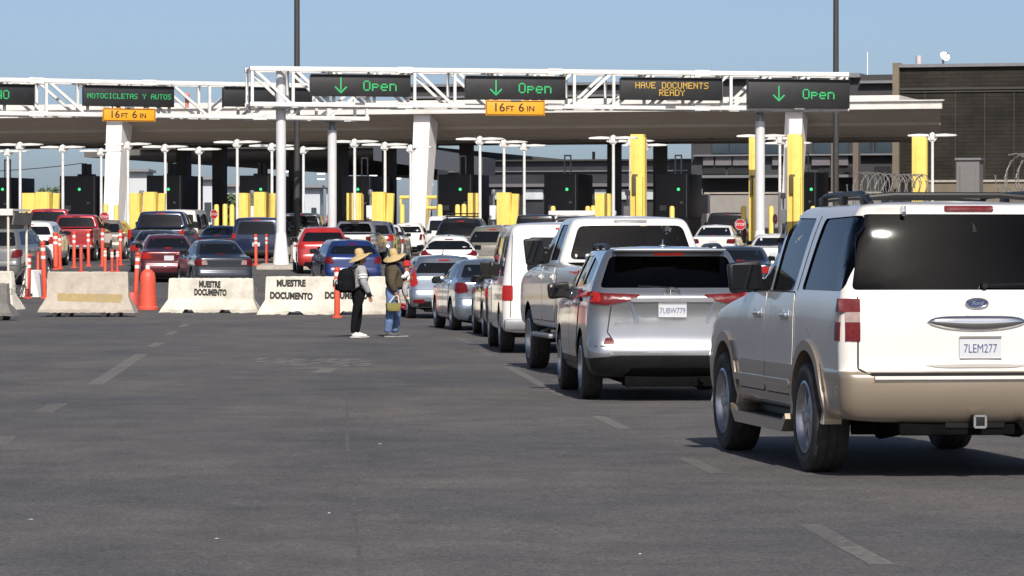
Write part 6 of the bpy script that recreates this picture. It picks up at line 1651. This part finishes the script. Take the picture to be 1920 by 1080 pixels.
def body_mesh(root, P, sc_=1.0):
    """one continuous body: pelvis, spine, neck, head, legs, arms with five-fingered hands"""
    N = [(*P['pelvis'], (.125, .095)), (*P['waist'], (.105, .08)), (*P['chest'], (.125, .09)), (*P['neck0'], (.07, .06)), (*P['neck1'], (.046, .046)), (*P['jaw'], (.062, .07)), (*P['face'], (.074, .088)), (*P['crown'], (.062, .074))]
    E = [(i, i + 1) for i in range(7)]
    for s in ('l', 'r'):
        i = len(N); N += [(*P['hip' + s], .088), (*P['knee' + s], .056), (*P['ankle' + s], .034), (*P['ball' + s], (.036, .026)), (*P['toe' + s], (.028, .018))]
        E += [(0, i), (i, i + 1), (i + 1, i + 2), (i + 2, i + 3), (i + 3, i + 4)]
        j = len(N); N.append((*P['sh' + s], .058)); E.append((2, j))
        arm_hand(N, E, j, P['el' + s], P['wr' + s], P['fd' + s], P['fo' + s])
    # nose and ears grow from the face
    f = Vector(P['face']); fw = Vector(P['look'])
    i = len(N); nz = f + fw * .088 + Vector((0, 0, -.012)); N.append((*nz, .014)); E.append((6, i))
    sd = fw.cross(Vector((0, 0, 1)))
    for s in (-1, 1):
        i = len(N); e = f + sd * s * .082 - fw * .012 + Vector((0, 0, -.01)); N.append((*e, (.016, .01))); E.append((6, i))
    return skin('body', N, E, SKIN, root)
def face_parts(root, P):
    f = Vector(P['face']); fw = Vector(P['look']); sd = fw.cross(Vector((0, 0, 1)))
    for s in (-1, 1):
        q = MB(); c = f + fw * .083 + sd * s * .03 + Vector((0, 0, .014)); q.lathe([(0, -.008), (.007, -.005), (.009, 0), (.007, .005), (0, .008)], 10, 'z', c); q.build('eye', HAIR, root)
    q = MB(); c = f + fw * .078 + Vector((0, 0, -.055)); q.tube([c - sd * .022, c + fw * .006, c + sd * .022], [.003, .006, .003], 6); q.build('mouth', mat('lip', (.22, .07, .05), rough=.5), root)
def std(h=1.56, lean=0.0, wide=.09, fl=.03, fr=-.03, hunch=0.0):
    k = h / 1.6
    P = dict(pelvis=(0, 0, .87), waist=(0, .01, 1.0), chest=(0, .01 + hunch, 1.2), neck0=(0, .0 + hunch, 1.33), neck1=(0, .02 + hunch, 1.38), jaw=(0, .045 + hunch, 1.43), face=(0, .04 + hunch, 1.485), crown=(0, .02 + hunch, 1.545), look=(0, 1, 0))
    for s, sg, dy in (('l', -1, fl), ('r', 1, fr)):
        P['hip' + s] = (sg * .085, 0, .82); P['knee' + s] = (sg * wide, .02 + dy, .455); P['ankle' + s] = (sg * wide, -.02 + dy, .075); P['ball' + s] = (sg * (wide + .012), .085 + dy, .035); P['toe' + s] = (sg * (wide + .016), .145 + dy, .028)
        P['sh' + s] = (sg * .155, .0 + hunch, 1.29)
    return P
def legs_cloth(root, P, m, grow_=.014, end='ankle', hem=.055):
    N = [(P['waist'][0], P['waist'][1], P['waist'][2] - .02, (.108 + grow_, .086 + grow_)), (*P['pelvis'], (.128 + grow_, .102 + grow_))]; E = [(0, 1)]
    for s in ('l', 'r'):
        i = len(N); a = Vector(P['ankle' + s]); kn = Vector(P['knee' + s])
        N += [(*P['hip' + s], .09 + grow_), (*((Vector(P['hip' + s]) + kn) / 2), .076 + grow_), (*kn, .058 + grow_), (*((kn + a) / 2), .055 + grow_), (a.x, a.y, a.z + .0, hem)]
        E += [(1, i), (i, i + 1), (i + 1, i + 2), (i + 2, i + 3), (i + 3, i + 4)]
    return skin('trousers', N, E, m, root, root=1)
def top_cloth(root, P, m, g=.018, low=.0, belly=0.0, name='sweater', arms=('l', 'r')):
    pv, wa, ch, n0 = (Vector(P[k]) for k in ('pelvis', 'waist', 'chest', 'neck0'))
    N = [(pv.x, pv.y + belly * .4, pv.z + .02 - low, (.128 + g, .1 + g)), (wa.x, wa.y + belly, wa.z, (.118 + g, .09 + g + belly)), (ch.x, ch.y + belly * .4, ch.z, (.128 + g, .094 + g)), (n0.x, n0.y, n0.z, (.075 + g, .066 + g)), (n0.x, n0.y + .012, n0.z + .035, (.056 + g * .7, .054 + g * .7))]
    E = [(0, 1), (1, 2), (2, 3), (3, 4)]
    for s in arms:
        i = len(N); e = Vector(P['el' + s]); w = Vector(P['wr' + s]); sh = Vector(P['sh' + s])
        N += [(*sh, .06 + g), (*((sh + e) / 2), .05 + g), (*e, .043 + g), (*((e + w) / 2), .04 + g * .8), (*(e.lerp(w, .95)), .033 + g * .6)]
        E += [(2, i), (i, i + 1), (i + 1, i + 2), (i + 2, i + 3), (i + 3, i + 4)]
    return skin(name, N, E, m, root, root=2)
def shoe(root, P, s, m, sole):
    a, b, t = Vector(P['ankle' + s]), Vector(P['ball' + s]), Vector(P['toe' + s])
    o = skin('shoe', [(a.x, a.y - .03, .045, (.036, .036)), (a.x, a.y + .03, .055, (.04, .042)), (b.x, b.y, .042, (.045, .034)), (t.x, t.y + .015, .034, (.036, .024)), (a.x, a.y, .1, (.04, .042))], [(0, 1), (1, 2), (2, 3), (1, 4)], m, root, root=1)
    q = MB(); n = 16; pts = []
    for k in range(n):
        u = 2 * math.pi * k / n; c = (a + t) / 2; L = (t.y - a.y) / 2 + .055
        pts.append((c.x + .037 * math.cos(u), c.y + L * math.sin(u)))
    q.prism(pts, .004, .026, 'z'); q.build('sole', sole, o)
def hair(root, P, long=False):
    f = Vector(P['face']); fw = Vector(P['look'])
    N = [(*(f - fw * .03 + Vector((0, 0, .035))), (.085, .085)), (*(f - fw * .05 + Vector((0, 0, -.04))), (.07, .055)), (*(f - fw * .075 + Vector((0, 0, -.12))), (.055, .035))]; E = [(0, 1), (1, 2)]
    if long: N.append((*(f - fw * .095 + Vector((0, 0, -.24))), (.05, .025))); E.append((2, 3))
    return skin('hair', N, E, HAIR, root)

def ppos(px, d): return (X(px, d), d, gz(d))
# --- woman with a backpack
d = 70.0; A = empty('person', ppos(672, d), R(-68), 0, 'woman in straw hat, grey hooded top and black trousers, seen from behind', 'person', 'women standing in the road')
P = std(1.56, fl=.02, fr=-.10)
P.update(ell=(-.2, -.02, 1.04), wrl=(-.19, .08, .84), fdl=(0.02, .25, -1), fol=(.1, 1, .25), elr=(.23, .0, 1.04), wrr=(.215, .1, .82), fdr=(0, .2, -1), **{'for': (-.1, .8, .5)})
body_mesh(A, P); face_parts(A, P); hair(A, P, True)
legs_cloth(A, P, BLACKK, .006, hem=.047)
top_cloth(A, P, GREYK, .02, low=.03, name='hooded_top')
skin('hood', [(0, -.06, 1.36, (.1, .06)), (-.09, -.03, 1.35, .05), (.09, -.03, 1.35, .05), (0, -.095, 1.3, (.08, .04))], [(0, 1), (0, 2), (0, 3)], GREYK, A)
for s in ('l', 'r'):
    e, sh = Vector(P['el' + s]), Vector(P['sh' + s])
    for t in (.5, .68):
        c = sh.lerp(e, t); dr = (e - sh).normalized(); q = MB(); q.cyl(c - dr * .014, c + dr * .014, .078, .076, 18, False); q.build('sleeve_stripe', WHITEK, A)
for s in ('l', 'r'): shoe(A, P, s, SHOEW, SOLE)
hat(A, (0, .03, 1.53), (R(6), R(-20), 0), .12).scale = (.78, .8, .98)
for s in ('l', 'r'):
    e, w = Vector(P['el' + s]), Vector(P['wr' + s]); dr = (w - e).normalized(); q = MB(); q.tube([w - dr * .05, w, w + Vector(P['fd' + s]).normalized() * .05], [.041, .036, .038], 12); q.build('cuff', BLACKK, A)
bp = empty('backpack', (0, 0, 0), 0, 0, 'black backpack with thin straps worn by the woman in grey', 'backpack')
A.scale = (1.22, 1.2, 1.0); bpy.context.view_layer.update(); bp.matrix_world = A.matrix_basis @ Matrix.Translation((0, -.2, 1.0))
q = MB(); q.lathe([(0, -.22), (.09, -.215), (.135, -.17), (.15, -.06), (.14, .08), (.115, .18), (.06, .235), (0, .245)], 24, 'z', (0, 0, .06)); q.build('bag', BLACKK, bp)
q = MB(); q.box((0, -.115, -.02), (.2, .1, .2), bev=.045); q.build('front_pocket', BLACKK, bp)
q = MB(); q.box((.02, -.166, .03), (.05, .006, .05)); q.build('patch_label', REFL, bp)
for sx in (-1, 1):
    q = MB(); q.tube([(sx * .1, .05, .28), (sx * .115, .16, .345), (sx * .125, .27, .3), (sx * .14, .315, .2), (sx * .155, .28, .06), (sx * .15, .15, -.06), (sx * .12, .04, -.12)], .018, 8); q.build('strap', BLACKK, bp)

# --- woman carrying a child
d = 70.4; B = empty('person', ppos(735, d), R(-80), 0, 'woman in straw hat, olive sweater and blue jeans with a child on her front', 'person', 'women standing in the road')
P = std(1.56, fl=.07, fr=-.06)
P.update(ell=(-.21, .06, 1.04), wrl=(-.14, .24, 1.08), fdl=(.8, .6, .1), fol=(0, 0, 1), elr=(.215, -.04, 1.04), wrr=(.2, .03, .83), fdr=(-.05, .35, -1), **{'for': (-.1, 1, .2)})
body_mesh(B, P); face_parts(B, P); hair(B, P, True)
legs_cloth(B, P, DENIM, .016, hem=.062)
top_cloth(B, P, OLIVE, .03, low=.0, belly=.05)
for s in ('l', 'r'): shoe(B, P, s, SHOED, mat('grey_sole', (.25, .24, .23), rough=.7))
hat(B, (0, .035, 1.53), (R(10), R(-6), R(20)), .09).scale = (.74, .7, .98)
skin('scarf', [(0, .03, 1.385, (.085, .075)), (.02, .1, 1.33, (.07, .05)), (.03, .17, 1.25, (.08, .035)), (0, .22, 1.14, (.1, .03)), (0, .22, .98, (.11, .03)), (-.06, .17, .88, (.07, .03)), (0, -.06, 1.38, (.07, .04))], [(0, 1), (1, 2), (2, 3), (3, 4), (4, 5), (0, 6)], SCARF, B)
# child held on her front
C = empty('person', (0, 0, 0), 0, 0, 'small child in a red cap and white top, carried by the woman in olive', 'person'); C.matrix_world = B.matrix_basis @ Matrix.Translation((.03, .27, .92)) @ Matrix.Rotation(R(180), 4, 'Z')
N = [(0, 0, .12, (.075, .07)), (0, .0, .26, (.075, .065)), (0, .0, .35, (.035, .035)), (0, -.0, .42, (.062, .068)), (0, -.01, .48, (.05, .055)),
     (-.075, 0, .29, .036), (-.13, .05, .22, .028), (-.12, .14, .22, .022), (-.12, .17, .22, (.02, .014)), (.075, 0, .29, .036), (.14, -.01, .2, .028), (.14, -.1, .2, .022), (.14, -.13, .2, (.02, .014)),
     (-.07, .02, .08, .05), (-.15, .06, -.02, .038), (-.15, .03, -.16, .027), (-.15, -.03, -.19, (.022, .018)), (.07, .02, .08, .05), (.16, .03, -.02, .038), (.17, .0, -.16, .027), (.17, -.06, -.19, (.022, .018))]
E = [(0, 1), (1, 2), (2, 3), (3, 4), (1, 5), (5, 6), (6, 7), (7, 8), (1, 9), (9, 10), (10, 11), (11, 12), (0, 13), (13, 14), (14, 15), (15, 16), (0, 17), (17, 18), (18, 19), (19, 20)]
i = len(N)
for hnd, sg in ((8, 1), (12, -1)):
    bx, by, bz, _ = N[hnd]
    for k in range(4): N.append((bx + (k - 1.5) * .009, by + sg * .03, bz - .004, .005)); E.append((hnd, len(N) - 1))
    N.append((bx + .02, by + sg * .012, bz + .006, .006)); E.append((hnd, len(N) - 1))
skin('body', N, E, SKIN, C)
skin('top', [(0, 0, .1, (.088, .082)), (0, 0, .26, (.088, .078)), (0, 0, .335, (.05, .05)), (-.075, 0, .285, .05), (-.13, .05, .22, .042), (-.122, .13, .22, .034), (.075, 0, .285, .05), (.14, -.01, .2, .042), (.14, -.09, .2, .034)], [(0, 1), (1, 2), (1, 3), (3, 4), (4, 5), (1, 6), (6, 7), (7, 8)], WHITEK, C, root=1)
skin('leggings', [(0, 0, .09, (.085, .078)), (-.07, .02, .06, .062), (-.15, .06, -.02, .05), (-.15, .03, -.15, .038), (.07, .02, .06, .062), (.16, .03, -.02, .05), (.17, .0, -.15, .038)], [(0, 1), (1, 2), (2, 3), (0, 4), (4, 5), (5, 6)], GREYK, C)
for x in (-.15, .17): skin('shoe', [(x, .02, -.18, .032), (x, -.04, -.195, (.03, .024))], [(0, 1)], SHOEW, C)
q = MB(); q.lathe([(.0, .1), (.04, .097), (.07, .07), (.08, .02), (.079, -.01)], 20); q.lathe([(.078, -.012), (.084, 0), (.08, .018)], 20); q.build('cap', REDC, C, (0, -.005, .43))
q = MB(); f = Vector((0, -.07, .42))
for s in (-1, 1):
    q = MB(); q.lathe([(0, -.006), (.006, 0), (0, .006)], 8, 'z', (s * .022, .064, .425)); q.build('eye', HAIR, C)
B.scale = (1.2, 1.24, 1.0)
# bag and flowers in her right hand
bag = empty('gift_bag', (0, 0, 0), 0, 0, 'small olive-yellow basket with goods held low by the woman in jeans', 'bag'); bag.matrix_world = B.matrix_basis @ Matrix.Translation((.25, .055, .5))
q = MB(); q.box((0, -.07, .07), (.14, .2, .16), bev=.03, taper=1.15); q.build('basket', mat('olive_yellow', (.2, .17, .045), rough=.7, var=.25, scale=12), bag)
q = MB(); q.tube([(0, -.14, .13), (0, -.06, .27), (0, .0, .29), (0, .02, .14)], .009, 6); q.build('handle', REFL, bag)
q = MB(); rr = random.Random(4)
for k in range(16):
    c = Vector((rr.uniform(-.05, .05), rr.uniform(.03, .13), rr.uniform(.03, .14))); q.lathe([(0, -.022), (.02, -.008), (.024, .008), (0, .02)], 7, 'z', c)
q.build('bundle', mat('pink_red_goods', (.45, .05, .08), rough=.6, var=.4, scale=30), bag, merge=False)
# ------------------------------------------------------------------ light, sky, camera
SUN = Vector((.11, -.77, .635)).normalized()
el = math.asin(SUN.z); azim = math.atan2(SUN.x, SUN.y)
w = bpy.data.worlds.new('World'); sc.world = w; w.use_nodes = True
nt = w.node_tree; bg = nt.nodes['Background']
sky = nt.nodes.new('ShaderNodeTexSky'); sky.sky_type = 'NISHITA'; sky.sun_disc = False
sky.sun_elevation = el; sky.sun_rotation = azim; sky.altitude = 0; sky.air_density = .5; sky.dust_density = 1.55; sky.ozone_density = 1.2
nt.links.new(sky.outputs[0], bg.inputs[0]); bg.inputs[1].default_value = .093
sl = bpy.data.lights.new('sun', 'SUN'); sl.energy = 3.9; sl.angle = R(.53); sl.color = (1, .95, .87)
so = bpy.data.objects.new('sun', sl); COL.objects.link(so)
so.rotation_euler = SUN.to_track_quat('Z', 'Y').to_euler(); so.location = (0, -20, 30)
cam = bpy.data.cameras.new('camera'); co = bpy.data.objects.new('camera', cam); COL.objects.link(co)
cam.sensor_width = 36; cam.lens = 36 * F / 1920; cam.clip_end = 8000; cam.clip_start = .5
co.location = (0, 0, CH); co.rotation_euler = (math.pi / 2 - math.atan((540 - HY) / F), 0, 0)
sc.camera = co
sc.view_settings.view_transform = 'Standard'; sc.view_settings.look = 'None'; sc.view_settings.gamma = 1; sc.view_settings.exposure = .4
